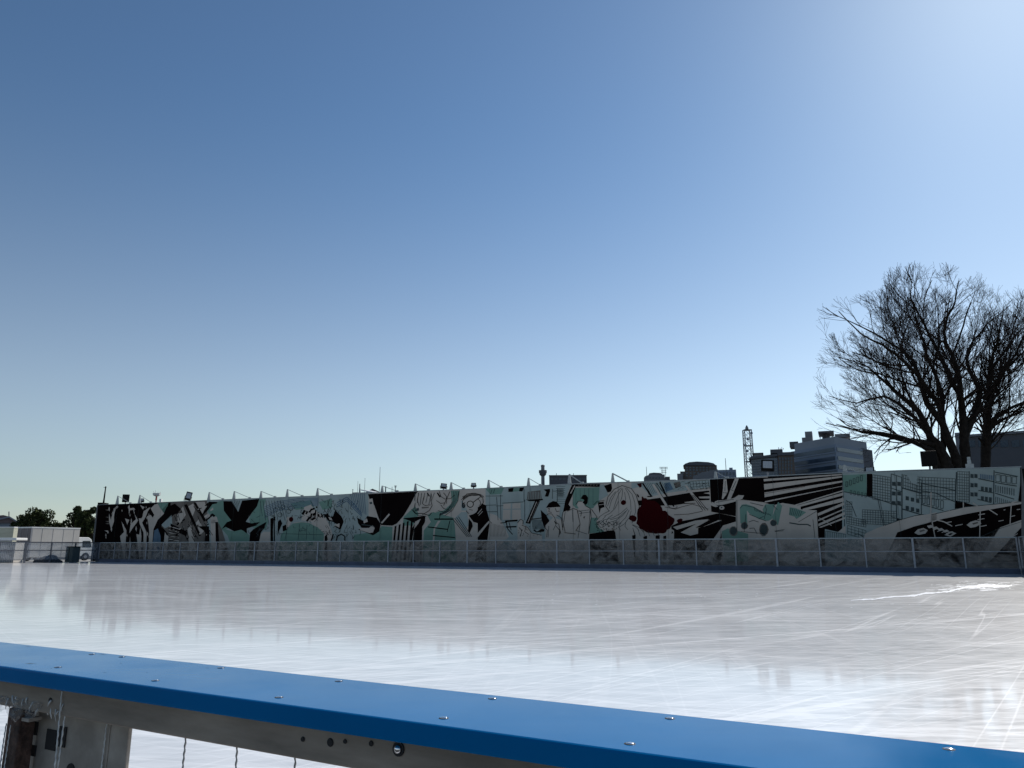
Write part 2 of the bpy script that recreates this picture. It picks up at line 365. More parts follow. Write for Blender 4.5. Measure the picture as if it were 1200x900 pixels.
# --- far left: black with white flames
for p in ([(215,380),(240,470),(265,380),(290,310),(330,290),(300,340),(285,420),(285,490),(245,610),(215,500)],
          [(245,400),(290,310),(330,270),(345,290),(300,330)],
          [(480,290),(500,260),(510,310),(560,300),(585,325),(540,330),(510,335),(495,400),(490,320)],
          [(650,262),(715,290),(690,325)],[(440,450),(500,470),(470,540)],
          [(390,490),(460,620),(430,780),(370,700),(425,640)],
          [(570,380),(625,480),(545,590),(500,660),(515,540),(550,500),(595,460)],
          [(630,450),(680,450),(700,350),(760,310),(800,290),(760,350),(730,430),(680,510),(740,640),(745,690),(720,770),(695,770),(700,650),(650,540)],
          [(850,260),(900,240),(930,300),(990,380),(900,470),(840,600),(800,770),(760,770),(780,650),(770,540),(750,420),(800,400),(830,440),(850,400),(800,310)],
          [(655,570),(640,680),(600,670),(650,770),(670,700)],[(325,775),(345,720),(360,775)],[(455,730),(480,755),(510,700),(530,775)],
          [(150,620),(200,620),(215,655)]): PG('A','w',2,p)
for y in (330,430,490,520): PG('A','g',1,[(160,y),(215,y-5),(205,y+14)])
PG('A','t',1,[(900,235),(1050,230),(1030,290),(950,340),(985,380),(930,300)])
PG('A','u',1,[(800,780),(850,620),(900,590),(940,700),(945,780)])
PG('A','g',1,[(950,560),(1090,400),(1200,430),(1200,780),(1060,780),(1040,660)])
PG('A','b',2,[(950,540),(1095,400),(1105,540),(1000,590)]); PG('A','w',2,[(1000,640),(1020,680),(1050,700),(1020,780),(960,780)])
for k in range(5): LN('A','w',3,[(1060,560+k*45),(1200,600+k*42)],.9)
for k in range(6): LN('A','k',3.5,[(1050,590+k*36),(1130+k*8,630+k*22),(1200,600+k*28)],.8)
# --- broken city and crows
PG('B','k',2,[(-60,300),(60,240),(150,320),(170,370),(60,390),(-60,480)])
for p in ([(90,400),(175,280),(215,400),(115,550)],[(240,600),(290,540),(390,780),(290,780)],[(330,540),(400,460),(470,630),(400,700)],
          [(560,470),(630,470),(640,780),(580,780)],[(455,430),(530,380),(560,410),(490,470)],[(345,220),(480,215),(500,290),(440,400)],[(560,430),(650,425),(670,500),(570,520)],
          [(250,280),(320,240),(345,330),(310,420)]): PG('B','w',2,p)
for p in ([(325,230),(355,225),(500,470),(470,500)],[(190,260),(230,250),(430,690),(400,700)],[(385,560),(540,560),(560,780),(450,780),(490,640)],
          [(630,500),(665,500),(705,780),(640,780)],[(490,470),(600,385),(630,410),(610,435),(590,415),(500,492)],[(0,520),(240,640),(220,700),(0,600)]): PG('B','k',3,p)
PG('B','g',3,[(665,500),(720,600),(870,780),(705,780)])
PG('B','t',1,[(470,270),(740,195),(770,330),(900,470),(900,560),(720,620),(660,480),(620,400),(540,380),(500,300)])
PG('B','t',1.5,[(715,590),(880,630),(1000,600),(1080,660),(1110,690),(1080,780),(940,780),(800,690)])
PG('B','k',4,[(480,270),(540,215),(660,220),(650,240),(590,250),(530,330),(450,410),(470,340),(510,290)])
PG('B','b',1,[(845,190),(1010,185),(950,355)]); 
for k in range(5): LN('B','l',2,[(860+k*28,200),(935+k*6,330-k*20)],.5)
PG('M','k',5,[(165,205),(235,205),(295,300),(330,200),(480,185),(460,250),(420,300),(400,330),(360,385),(410,400),(485,388),(450,420),(400,435),(370,445),(372,490),(340,465),(320,455),(260,470),(185,430),(150,450),(195,390),(235,375),(200,330),(170,290)])
PG('M','k',5,[(545,385),(525,440),(495,480),(440,560),(375,560),(400,480),(430,450)])
for k in range(5): LN('B','w',4,[(560+k*22,440),(575+k*20,500)],.7)
# --- pale city, umbrella, scribble
PG('C','t',1,[(20,460),(160,180),(260,178),(230,300),(300,480),(260,600),(150,640),(60,560)])
for k in range(7): LN('C','u',2,[(240,290+k*26),(420,215+k*22),(700,175+k*20),(1000,165+k*16)],.7)
for k in range(9): LN('C','l',2.5,[(180+k*40,200),(210+k*46,420+(k%3)*60)],.5)
PG('C','t',1.6,[(600,240),(900,190),(930,300),(680,330)]); PG('C','t',1.7,[(1000,220),(1190,170),(1190,300),(1060,330)])
PG('C','w',3,[(760,480),(800,290),(900,255),(940,330),(1110,450),(1190,640),(1190,780),(1080,780),(900,500)])
PG('C','w',3,[(160,690),(230,640),(320,640),(320,790),(130,790)]); PG('C','w',3,[(555,430),(650,425),(600,540),(550,600)])
for i,(x,y) in enumerate([(400,330),(500,290),(580,350),(460,400),(350,390),(610,310)]):
    for k in range(8):
        a=2*math.pi*k/8; b2=a+2*math.pi/8; LN('C','l',4,[(x+32*math.cos(a),y+32*math.sin(a)),(x+32*math.cos(b2),y+32*math.sin(b2))],.5)
for p in ([(325,455),(350,440),(372,450),(360,600),(365,780),(330,780)],[(372,420),(395,430),(385,500),(392,780),(375,780)],[(430,500),(465,460),(490,520),(440,640),(425,700)],[(495,560),(545,535),(555,615),(500,635)]): PG('C','k',5,p)
PG('M','t',4,[(640,530),(670,495),(720,450),(780,398),(850,385),(920,392),(990,430),(1050,490),(1030,548),(640,552)])
for k in (730,835,900,960): LN('M','l',4.6,[(k,400+abs(k-850)*.25),(k-12+(k-850)*.1,545)],.5)
LN('M','l',5,[(660,490),(1040,500)],.5); LN('M','w',5,[(780,398),(850,387),(920,394),(990,432)],.6)
EL('M','r',5,760,365,19,22)
for a,b2,w in (((775,395),(812,335),2.6),((825,390),(848,350),2),((870,365),(900,330),2),((890,330),(950,310),2),((835,490),(880,430),2.2),((890,450),(905,380),2),((900,470),(960,440),2.4),((920,400),(965,380),2.6),((950,440),(965,330),1.4),((965,295),(985,290),2),((1000,390),(1010,430),1.8),((1040,380),(1060,440),1.4),((1020,440),(1080,390),1),((1090,390),(1100,430),1.6),((1120,380),(1160,470),2.4),((1130,460),(1200,470),3)):
    LN('C','k',6,[a,b2],w)
PG('D','k',6,[(0,400),(50,385),(80,430),(125,420),(140,380),(160,335),(200,380),(240,420),(275,495),(230,610),(150,565),(200,545),(130,500),(90,490),(60,485)])
PG('D','w',7,[(60,430),(100,440),(120,480),(80,470)]); PG('D','w',7,[(140,540),(220,520),(215,580)])
PG('D','k',6,[(10,700),(40,675),(50,780),(0,780)]); LN('D','k',6,[(95,780),(130,670)],1.4); LN('D','k',6,[(165,780),(190,700),(240,670),(290,700),(295,780)],1.2)
for k in range(60):
    x=random.uniform(0,420); y=random.uniform(170,740); LN('D','l',3+k%4*.2,[(x,y),(x+random.uniform(-40,40),y+random.uniform(10,60))],.5)
for k in range(50):
    x=random.uniform(640,1190); y=random.uniform(190,700); LN('C','l',3.2+k%4*.1,[(x,y),(x+random.uniform(-50,50),y+random.uniform(-20,50))],.45)
for k in range(3): LN('D','u',4,[(180,230+k*30),(320,150+k*26),(430,260+k*34),(530,380+k*20)],.9)
for k in range(8): LN('D','u',5,[(365+k*28,90),(420+k*24,300+k*14)],.6)
# --- black gap, device, hooded figure
PG('N','t',2,[(260,500),(480,470),(500,425),(600,430),(590,555),(255,555)])
PG('N','k',3,[(385,143),(822,120),(800,150),(760,230),(700,330),(640,400),(600,420),(500,415),(440,240),(400,190)])
PG('N','w',4,[(388,190),(425,180),(448,320),(402,330)]); PG('N','l',4.5,[(398,215),(420,210),(424,228),(402,232)])
PG('N','k',5,[(290,350),(350,380),(380,335),(460,350),(495,400),(485,470),(430,505),(370,480),(300,455),(330,440),(300,400)])
PG('N','w',6,[(310,440),(395,440),(425,415),(445,440),(430,480),(400,485),(320,460)]); PG('N','w',6,[(345,380),(375,355),(385,385),(350,400)])
LN('N','w',6,[(505,398),(575,318)],1.9); LN('N','l',7,[(330,410),(440,425)],1.2)
for k in range(5): PG('N','k',4,[(620+k*36,425-k*14),(636+k*36,420-k*14),(604+k*36,560),(586+k*36,560)])
PG('N','t',3,[(700,340),(800,250),(830,320),(780,420),(690,420)])
PG('N','k',5,[(690,355),(890,335),(885,390),(862,430),(855,560),(735,560),(775,440),(800,400),(760,380)]); PG('N','w',6,[(800,385),(850,360),(830,400),(790,450),(760,540),(745,540)])
for k in range(7): LN('E','l',3,[(200+k*45,150),(190+k*40,260+k%3*30)],.6)
LN('E','k',3,[(150,380),(200,440),(300,440),(400,470),(430,430)],.8); PG('E','g',3,[(290,350),(390,345),(390,362),(295,372)]); PG('E','l',3,[(190,380),(250,360),(255,400),(200,410)])
LN('E','k',3.2,[(510,150),(550,210)],1.6); LN('E','k',3.2,[(370,150),(400,200)],1.4)
PG('E','t',2,[(700,120),(825,118),(800,260),(740,350),(640,440),(560,460),(480,420),(600,400),(720,290)])
for k in range(4): LN('E','l',3,[(740+k*24,130),(735+k*14,260),(650+k*16,400),(540,450+k*8)],.6)
PG('E','t',2,[(370,460),(450,420),(560,450),(740,500),(760,640),(790,810),(305,810),(320,680),(420,560)])
PG('E','w',2.6,[(520,545),(560,540),(480,660),(450,810),(420,810),(460,650)])
LN('E','k',4,[(470,520),(740,520)],1.6); LN('E','k',4,[(380,630),(660,665)],1.3); LN('E','k',4,[(450,750),(760,780)],1.2); LN('E','k',4,[(690,540),(650,700)],.8)
PG('E','b',3,[(760,500),(850,420),(930,420),(950,600),(900,680),(840,600)]); 
for k in range(4): LN('E','l',4,[(730+k*26,520-k*12),(930+k*22,770)],.8)
PG('E','g',2.4,[(860,200),(1000,150),(1120,170),(1140,220),(1000,190),(880,250)])
PG('E','b',2,[(850,260),(900,260),(930,400),(850,400)])
PG('E','w',3.5,[(870,260),(960,200),(1100,190),(1150,280),(1120,330),(1050,440),(990,470),(950,400),(930,380),(880,320)])
EPX=[(975,310,45)]
for x,y,q in EPX:
    for k in range(12):
        a=2*math.pi*k/12; b2=a+math.pi/6; LN('E','k',6,[(x+q*math.cos(a),y+q*math.sin(a)),(x+q*math.cos(b2),y+q*math.sin(b2))],.9)
LN('E','k',6,[(1015,285),(1110,215)],.9); EL('E','l',5,880,335,18,24)
PG('E','k',5,[(955,470),(1050,440),(1140,300),(1200,330),(1200,430),(1150,560),(1110,585),(1020,560),(990,520)])
PG('E','k',5,[(955,510),(1000,570),(1010,620),(960,720),(945,680)]); PG('E','k',5,[(1040,810),(1110,700),(1200,620),(1200,810)])
PG('E','k',5.1,[(1110,580),(1150,520),(1200,500),(1200,610)]);LN('E','w',7,[(1095,470),(1150,410)],.6)
LN('E','w',7,[(1050,800),(1210,590)],1.8)
# --- laboratory wall with windows
PG('F','t',1,[(100,110),(370,100),(330,190),(180,200)])
PG('F','k',3,[(430,112),(505,103),(492,160),(430,162)]); PG('F','k',3,[(590,103),(655,98),(627,155),(580,152)]); PG('F','k',3,[(925,128),(1015,118),(1015,160),(990,228),(942,226),(965,160)])
PG('F','t',1.5,[(505,103),(590,100),(580,150),(490,158)]); PG('F','g',2,[(700,160),(880,140),(900,260),(690,262)])
for k in range(9): LN('F','b',3,[(700+k*22,160),(690+k*24,258)],.6)
PG('F','k',4,[(675,270),(915,260),(920,275),(840,292),(720,292)])
PG('F','k',4,[(805,290),(875,290),(735,610),(672,600)]); LN('F','w',5.2,[(828,300),(705,590)],.8); LN('F','g',5.4,[(855,300),(735,590)],.5)
PG('F','w',2,[(360,330),(600,318),(606,552),(350,552)]); LN('F','b',3,[(475,320),(470,552)],2); LN('F','b',3,[(355,408),(605,402)],1.1)
for a in ([(110,220),(350,218)],[(110,350),(260,345)],[(265,230),(285,560)],[(320,200),(325,560)],[(345,320),(640,302)],[(660,270),(660,560)],[(650,120),(650,300)],[(1050,120),(1050,260)],[(1120,110),(1120,300)],[(1050,150),(1190,150)],[(130,440),(280,440)],[(260,360),(360,355)],[(200,130),(180,190)],[(240,120),(220,180)]): LN('F','l',4,a,.6)
grid('F',1130,120,1200,220,4,3)
PG('F','w',3,[(165,460),(260,490),(330,560),(440,790),(90,810),(160,620)]); 
for k in range(12): LN('F','l',3.6,[(180+k*18,600+k*4),(180+k*20,790)],.35)
PG('F','k',4,[(0,380),(70,328),(120,400),(165,560),(165,620),(100,810),(0,810)]); LN('F','w',6,[(-10,770),(165,575)],2.0); LN('F','w',6,[(0,470),(60,400)],.7)
LN('F','k',5,[(320,600),(400,590)],1); LN('F','k',5,[(385,575),(560,562)],2); LN('F','k',5,[(395,655),(545,650)],1.6); LN('F','k',5,[(400,580),(420,680),(490,760)],1); LN('F','k',5,[(440,590),(470,700)],.8)
PG('F','w',5,[(560,600),(600,545),(640,560),(640,620),(700,650),(760,740),(900,760),(940,800),(560,810)]); 
for k in range(22):
    x=random.uniform(570,900);y=random.uniform(640,780); LN('F','l',6,[(x,y),(x+random.uniform(-20,20),y+random.uniform(-30,30))],.5)
PG('F','k',6,[(780,700),(800,690),(830,720),(900,680),(940,690),(930,720),(820,730)])
LN('F','k',4,[(755,545),(900,528)],1); 
for k in range(10): LN('F','l',4,[(765+k*16,550),(780+k*17,690)],.6)
PG('F','k',5,[(960,385),(1000,320),(1060,290),(1110,300),(1160,360),(1160,372)]); PG('F','w',5,[(965,385),(1160,372),(1150,480),(1080,530),(990,480)])
PG('F','k',4.6,[(885,415),(955,480),(1005,560),(1000,600),(945,680),(900,560)]); PG('F','w',5.4,[(955,630),(1060,520),(1200,560),(1200,810),(940,810)])
LN('F','k',6.5,[(985,400),(1010,395)],.8); LN('F','l',7,[(1080,520),(1110,600),(1060,700)],.6); LN('F','l',7,[(1000,640),(990,800)],.6); LN('F','k',7,[(1080,570),(1100,610)],1)
# --- bystanders before a teal panel, long haired head
PG('G','b',1,[(-60,95),(240,95),(120,480),(-60,480)])
for k in range(9): LN('G','l',1.6,[(20,120+k*30),(150,120+k*30)],.4)
PG('G','t',2,[(265,140),(640,130),(640,330),(600,420),(420,440),(300,430),(255,380)])
for k in range(5): LN('G','l',2.4,[(300+k*60,150),(300+k*60,380)],.35)
PG('G','k',3,[(305,92),(640,85),(632,128),(298,122)]); 
for k in range(7): LN('G','g',4,[(330+k*42,105),(352+k*42,100)],.8)
PG('G','k',4,[(245,95),(308,92),(270,200),(195,375),(225,410),(210,450),(120,480),(150,320)]); LN('G','w',5,[(235,110),(175,240)],.6); LN('G','w',5,[(285,110),(225,220)],1.2)
PG('G','w',5,[(110,490),(150,470),(175,500),(260,430),(310,440),(360,650),(290,760),(150,760),(120,620)]); PG('G','w',5.2,[(310,380),(340,330),(395,330),(430,400),(350,440)])
PG('G','w',5.6,[(330,430),(430,390),(500,430),(515,560),(490,760),(470,860),(290,860),(360,650)]); PG('G','k',6,[(368,290),(400,240),(440,238),(470,275),(465,350),(440,382),(395,350),(420,310)])
for a in ([(340,470),(490,450)],[(350,500),(500,480)],[(360,650),(330,850)],[(500,440),(480,780)],[(150,480),(130,620)],[(250,440),(260,620)],[(300,740),(460,790)]): LN('G','l',6.4,a,.6)
PG('G','k',7,[(405,550),(432,540),(415,575)])
PG('G','t',3,[(510,560),(600,560),(700,760),(490,780)]); PG('G','k',4,[(475,790),(600,770),(830,735),(870,790),(905,860),(455,860)])
PG('G','b',3,[(635,95),(700,95),(740,210),(760,240),(620,330)]); PG('G','k',4,[(695,110),(800,80),(808,150),(790,195),(745,205)])
PG('G','w',3.6,[(520,470),(560,400),(640,330),(720,330),(720,540),(600,560),(530,520)]); PG('G','k',5,[(608,345),(690,335),(702,410),(650,430),(632,500)]);LN('G','w',6,[(625,380),(700,370)],.5)
PG('G','w',6,[(715,400),(760,240),(850,150),(950,105),(1080,150),(1150,260),(1190,400),(1190,640),(1100,650),(1090,600),(1000,690),(900,720),(700,745),(620,700),(585,610),(650,550),(760,480)])
PG('G','w',5.8,[(850,720),(1000,640),(1190,720),(1190,860),(900,860)])
for a_ in ([(940,140),(860,210),(800,320),(770,430)],[(950,150),(900,230),(860,340),(830,440)],[(960,150),(950,260),(930,330)],[(990,140),(1040,220),(1070,330),(1075,450)],[(1010,140),(1090,230),(1130,350),(1140,480)],
    [(860,190),(790,280),(745,400)],[(900,330),(850,430),(780,500),(700,540)],[(1020,420),(930,500),(820,560),(700,590),(640,650)],[(1030,440),(960,530),(860,600),(760,630),(690,690)],[(1050,450),(1000,560),(920,640),(820,690)],
    [(780,460),(700,500),(640,540),(590,600)],[(720,540),(680,580),(700,640),(760,660)],[(820,520),(760,560),(720,620)],[(880,600),(830,650),(840,710)],[(1080,460),(1050,560),(980,650),(900,700)],[(1140,480),(1110,560),(1090,640)],
    [(620,620),(660,600),(700,640),(680,700),(640,690)],[(940,620),(900,690),(930,740)],[(1010,600),(990,680),(1030,730)],[(1090,660),(1150,700),(1190,740)],[(1000,470),(900,560),(780,590)],[(990,350),(1000,300),(985,200)]): LN('G','l',7,a_,.55)
EL('G','r',8,970,348,37,36,12,.08); EL('G','r',8,1115,575,42,46,10,.1)
# --- red burst, beams
PG('H','b',2,[(0,130),(150,128),(250,320),(150,300),(60,330),(0,250)]); PG('H','w',2.5,[(0,215),(130,180),(220,260),(270,330),(60,320)]) 
PG('H','b',2,[(150,120),(1105,90),(1105,190),(520,270),(250,325)])
for k in range(14): LN('H','l',2.6,[(170+k*24,130),(250+k*22,300-k*6)],.5)
grid('H',820,110,1080,230,6,3,slx=20,sly=-20,w=.45,lay=2.6)
for k in range(20):
    x=random.uniform(440,1080); y=random.uniform(120,230); LN('H','l',3,[(x,y),(x+random.uniform(-60,60),y+random.uniform(-30,40))],.5)
PG('H','u',2.4,[(460,140),(540,120),(590,220),(480,260)]); PG('H','g',2.4,[(590,130),(680,110),(700,180),(620,210)])
PG('H','k',4,[(60,385),(400,340),(860,262),(1092,238),(1100,262),(1010,275),(1100,290),(1100,318),(940,325),(960,348),(1100,350),(1100,372),(900,380),(740,402),(760,412),(900,412),(900,420),(740,425),(620,442),(410,452),(60,448)])
PG('H','k',3,[(70,280),(100,300),(112,335),(90,330)]); PG('H','k',3,[(215,315),(280,315),(270,332),(230,332)]); PG('H','k',3,[(145,135),(170,135),(300,325),(275,330)])
PG('H','w',6,[(290,150),(330,150),(530,470),(490,475)]); LN('H','l',7,[(330,150),(528,470)],.6); LN('H','k',6,[(400,115),(480,290),(600,465)],1.6); LN('H','k',5.4,[(350,130),(470,290)],.8)
EL('H','g',5,590,470,60,26); EL('H','w',6,590,465,50,18)
PG('H','w',6,[(750,160),(780,165),(900,320),(1100,490),(1110,520),(1000,525),(860,330)]); 
for k in range(3): LN('H','k',7,[(850+k*22,300),(1005+k*36,518)],.7)
PG('H','w',5,[(1000,385),(1140,400),(1210,430),(1200,450),(1090,430)])
PG('H','k',4,[(560,738),(700,670),(860,640),(1210,560),(1210,605),(1080,635),(1090,655),(960,680),(690,828),(830,872),(960,840),(1210,735),(1210,800),(960,900),(600,900)])
PG('H','w',5,[(585,752),(900,660),(1085,640),(1080,655),(640,790)]); PG('H','k',3,[(1090,655),(1210,625),(1210,660),(990,755),(900,760)])
PG('H','r',7,[(145,325),(160,322),(175,345),(205,345),(240,378),(330,382),(380,420),(400,440),(430,480),(438,522),(480,522),(505,545),(520,580),(560,605),(603,632),(608,660),(590,705),(560,735),(540,775),(500,790),(480,830),(440,842),(400,838),(340,845),(300,836),(220,830),(160,790),(120,770),(100,730),(70,700),(85,640),(80,560),(92,500),(120,470),(150,440)])
PG('H','r',7,[(636,665),(660,640),(700,630),(722,648),(700,690),(660,692)]); PG('H','r',7,[(75,142),(146,132),(143,185),(120,200),(95,165)]); EL('H','r',7,15,625,50,40,9,.1)
PG('H','w',6,[(0,720),(80,740),(180,830),(300,850),(420,840),(430,800),(450,850),(540,790),(560,780),(600,800),(600,890),(560,930),(0,930)])
for p in ([(170,890),(220,870),(240,900),(180,905)],[(340,870),(400,865),(390,895),(350,895)],[(450,880),(490,870),(500,900),(450,900)],[(570,800),(590,830),(565,850)],[(10,870),(60,860),(50,900)]): PG('H','k',6.8,p)
for k in range(6): LN('H','l',7,[(20+k*70,760+k*12),(60+k*66,880)],.5)
# --- black square with arm, teal jump suit panel
PG('I','k',5,[(130,125),(822,108),(838,425),(560,392),(470,395),(465,605),(150,545)])
for p in ([(308,128),(345,126),(362,285),(340,330),(300,385),(285,380),(300,250)],[(452,118),(505,116),(440,290),(400,380),(350,385),(400,250)],
          [(190,430),(230,400),(300,400),(440,370),(500,332),(572,335),(548,382),(440,420),(300,455),(230,465)],[(40,415),(180,440),(240,480),(200,485),(60,430)]): PG('I','w',6,p)
EL('I','w',6.5,285,495,34,26); EL('I','l',7,283,492,12,9); EL('I','w',6.5,225,430,34,24)
for a in ([(330,150),(325,280)],[(470,150),(420,250)],[(400,260),(440,280)],[(210,425),(440,385)],[(300,300),(355,305)]): LN('I','l',7.5,a,.6)
PG('I','k',3,[(-20,640),(250,565),(465,612),(465,672),(300,722),(-20,885),(-20,755),(60,735),(290,655),(100,650),(-20,690)])
PG('I','k',3.5,[(160,900),(290,815),(280,830),(310,900)]); PG('I','w',2,[(-20,900),(460,680),(470,900)])
PG('I','w',6,[(468,395),(700,410),(960,460),(1060,432),(1300,470),(1300,900),(270,900),(340,800),(470,780)])
PG('I','t',7,[(515,500),(540,455),(600,448),(700,480),(830,560),(808,520),(845,450),(965,450),(930,640),(880,665),(760,640),(640,570),(608,530),(615,700),(525,695)])
PG('I','t',7,[(930,620),(1010,418),(1062,470),(1010,720),(960,690)]); PG('I','t',7,[(285,800),(360,760),(520,800),(625,830),(625,900),(320,900)])
for (x,y,a,b2) in ((435,795,58,66),(825,775,62,88),(575,725,48,50),(950,690,45,45)):
    EL('I','g',7.6,x,y,a,b2,10,.06); EL('I','l',8,x,y,a*.8,b2*.8,9,.1)
for a in ([(520,500),(560,460),(700,490),(830,570)],[(640,580),(860,668)],[(840,460),(860,520),(830,640)],[(630,680),(690,655),(760,680)],[(640,760),(700,755),(740,830)],[(940,460),(1000,520)],[(970,800),(1080,790)],[(480,400),(480,780)],[(650,430),(820,470)]): LN('I','l',8.4,a,.7)
# --- perspective streaks
PG('I','k',1,[(820,105),(1000,100),(1000,470),(830,430)])
for la,lb,x0,ra,rb in ((165,188,-780/10.0,108,122),(228,292,-78,132,150),(332,386,-78,188,208),(440,452,-78,252,258),(535,548,150,303,318),(500,525,320,333,366),(530,560,420,395,442),(590,625,590,452,486),(665,685,600,525,541),(715,745,605,570,602),(752,768,620,630,652)):
    PG('J','w',3,[(x0,la+ (0 if x0>=0 else 6)),(895+(ra-100)*.07,ra),(895+(rb-100)*.07,rb),(x0,lb+(0 if x0>=0 else 12))])
PG('J','k',4,[(400,520),(905,372),(905,386),(420,528)]); LN('J','r',4,[(-70,352),(450,262)],.4)
PG('J','w',4.5,[(850,810),(940,735),(945,835)]); LN('J','w',5,[(620,640),(700,680),(770,735)],.8)
PG('I','w',6,[(1062,450),(1098,470),(1098,900),(1050,900)])
PG('J','w',6.2,[(170,490),(440,545),(592,548),(605,760),(625,900),(60,900),(100,700)])
PG('J','t',7,[(262,512),(330,520),(465,572),(400,620),(345,655),(320,625),(255,605)]); 
for k in range(7): LN('J','l',7.6,[(280+k*22,520+k*6),(265+k*20,600+k*4)],.6)
LN('J','l',7.6,[(370,690),(590,560)],.6); LN('J','l',7.6,[(260,700),(380,720),(480,720),(520,740)],1.4); LN('J','l',7.6,[(545,660),(570,890)],.6); LN('J','l',7.6,[(80,800),(200,780)],.6)
PG('J','k',6.6,[(594,550),(606,620),(612,755),(690,768),(690,900),(625,900)])
PG('J','b',6,[(688,775),(960,835),(960,900),(688,900)]); grid('J',700,800,940,890,9,1,w=.5,lay=7,sly=40)
# --- street scene panels
PG('K','t',.6,[(72,165),(345,152),(350,400),(90,355)]); LN('K','l',2,[(70,160),(100,830)],.9)
for k in range(5): grid('K',110+k*42,300-k*18-60,132+k*42,355-k*16-60,1,1,w=.6)
for k in range(5): grid('K',160+k*42,350+k*8-10,178+k*42,385+k*8,1,1,w=.5)
LN('K','l',3,[(90,355),(350,405),(480,440),(690,510)],1.0); PG('K','k',3,[(350,150),(412,148),(412,412),(350,404)])
PG('K','b',4,[(90,360),(350,410),(470,445),(480,560),(300,560),(240,640),(120,480)])
LN('K','l',5,[(110,450),(170,490),(230,640)],.8)
grid('K',300,560,690,720,13,6,w=.45,sly=20); grid('K',120,640,340,720,8,3,w=.5,sly=40); grid('K',110,470,180,640,3,6,w=.45)
grid('K',130,740,340,840,5,3,w=.5,sly=60)
LN('K','l',5,[(690,510),(695,690)],.9); LN('K','l',5,[(480,450),(570,880)],.7); LN('K','l',5,[(500,450),(560,750)],.5)
grid('K',415,160,620,440,7,9,w=.5,sly=30); grid('K',630,150,750,640,2,3,w=.7,sly=40)
for a in range(3):
    for b2 in range(2): PG('K','l',5,[(640+b2*60,240+a*110),(680+b2*60,245+a*110),(680+b2*60,290+a*110),(640+b2*60,285+a*110)])
grid('K',770,160,980,320,8,4,w=.5,sly=60); PG('K','b',7,[(800,150),(930,160),(930,280),(860,250)]); 
for a in range(2):
    for b2 in range(3): PG('K','l',5,[(795+b2*60,405+a*110+b2*15),(832+b2*60,410+a*110+b2*15),(832+b2*60,455+a*110+b2*15),(795+b2*60,450+a*110+b2*15)])
LN('K','l',5,[(750,310),(980,370)],1.2); LN('K','l',5,[(750,550),(980,620)],1.2); LN('K','l',5,[(755,150),(755,680)],.9); LN('K','l',5,[(975,250),(975,620)],.9)
grid('L',-60,185,385,430,13,7,w=.45,sly=20); LN('L','l',5,[(400,130),(385,550)],1.2)
for b2 in range(5): grid('L',10+b2*52,400+b2*14,40+b2*52,490+b2*14,1,1,w=.7)
LN('L','l',5,[(0,260),(390,340)],1); LN('L','l',5,[(0,345),(160,370),(380,470)],1); LN('L','l',5,[(0,500),(250,570)],1)
grid('L',410,120,545,470,5,11,w=.45,sly=10); LN('L','l',5,[(545,120),(545,480)],1)
for a in range(3):
    for b2 in range(2): PG('L','l',6,[(560+b2*45,150+a*105),(595+b2*45,155+a*105),(595+b2*45,200+a*105),(560+b2*45,195+a*105)])
for b2 in range(7): PG('L','u',6,[(672+b2*24,150+b2*3),(684+b2*24,152+b2*3),(684+b2*24,205+b2*3),(672+b2*24,203+b2*3)])
for a in range(2):
    for b2 in range(3): PG('L','l',6,[(680+b2*46,295+a*110+b2*6),(712+b2*46,298+a*110+b2*6),(712+b2*46,350+a*110+b2*6),(680+b2*46,345+a*110+b2*6)])
LN('L','l',5,[(650,205),(830,240)],1.2); LN('L','l',5,[(830,110),(825,500)],1.1); LN('L','l',5,[(650,340),(830,370)],1); LN('L','l',5,[(640,440),(800,480)],1)
for b2 in range(4): grid('L',850+b2*62,160+b2*8,900+b2*62,240+b2*8,1,1,w=.6)
LN('L','l',5,[(840,130),(1100,180)],1); LN('L','l',5,[(840,250),(1090,290)],1); LN('L','l',5,[(840,370),(1060,440)],1)
for b2 in range(9): LN('L','l',6,[(850+b2*26,280+b2*5),(850+b2*26,360+b2*5)],.8)
for b2 in range(9): LN('L','l',6,[(850+b2*22,410+b2*7),(846+b2*22,480+b2*4)],.6)
PG('L','k',7,[(1152,75),(1180,75),(1180,480),(1108,460)])
PG('L','k',6,[(388,455),(470,470),(610,515),(500,535),(385,548)]); PG('K','k',6,[(698,655),(765,675),(698,705)])
# road
PG('K','w',7,[(250,900),(330,835),(460,775),(560,740),(740,675),(900,630),(980,615),(1010,620),(1150,590),(1150,700),(1000,720),(900,750),(700,820),(560,885)])
PG('L','w',7,[(100,620),(300,570),(500,530),(700,515),(900,490),(1180,462),(1180,490),(800,560),(500,612),(250,665),(100,705)])
PG('K','k',7.3,[(545,900),(700,822),(900,752),(1085,706),(1085,900)])
PG('L','k',7.4,[(60,715),(130,692),(300,655),(500,612),(800,556),(1180,488),(1180,662),(900,762),(650,900),(60,900)])
PG('L','w',7.4,[(1180,664),(1180,722),(800,876),(640,900),(760,830),(900,764)]); PG('L','k',7.4,[(1180,724),(1180,900),(780,900)])
LN('K','l',8,[(560,740),(740,675),(900,630),(1000,615)],.7); LN('L','l',8,[(100,620),(500,530),(900,492),(1150,468)],.7); LN('L','l',8,[(640,885),(900,775),(1170,690)],.5)
for a in ([(650,620),(725,608)],[(640,675),(720,662)],[(385,745),(470,728)],[(660,755),(745,740)],[(270,710),(345,698)],[(880,692),(940,682)],[(1090,560),(1130,555)],[(940,565),(960,560)],[(1020,640),(1070,628)],[(1040,870),(1100,835)]): LN('L','w',8.2,a,.9)
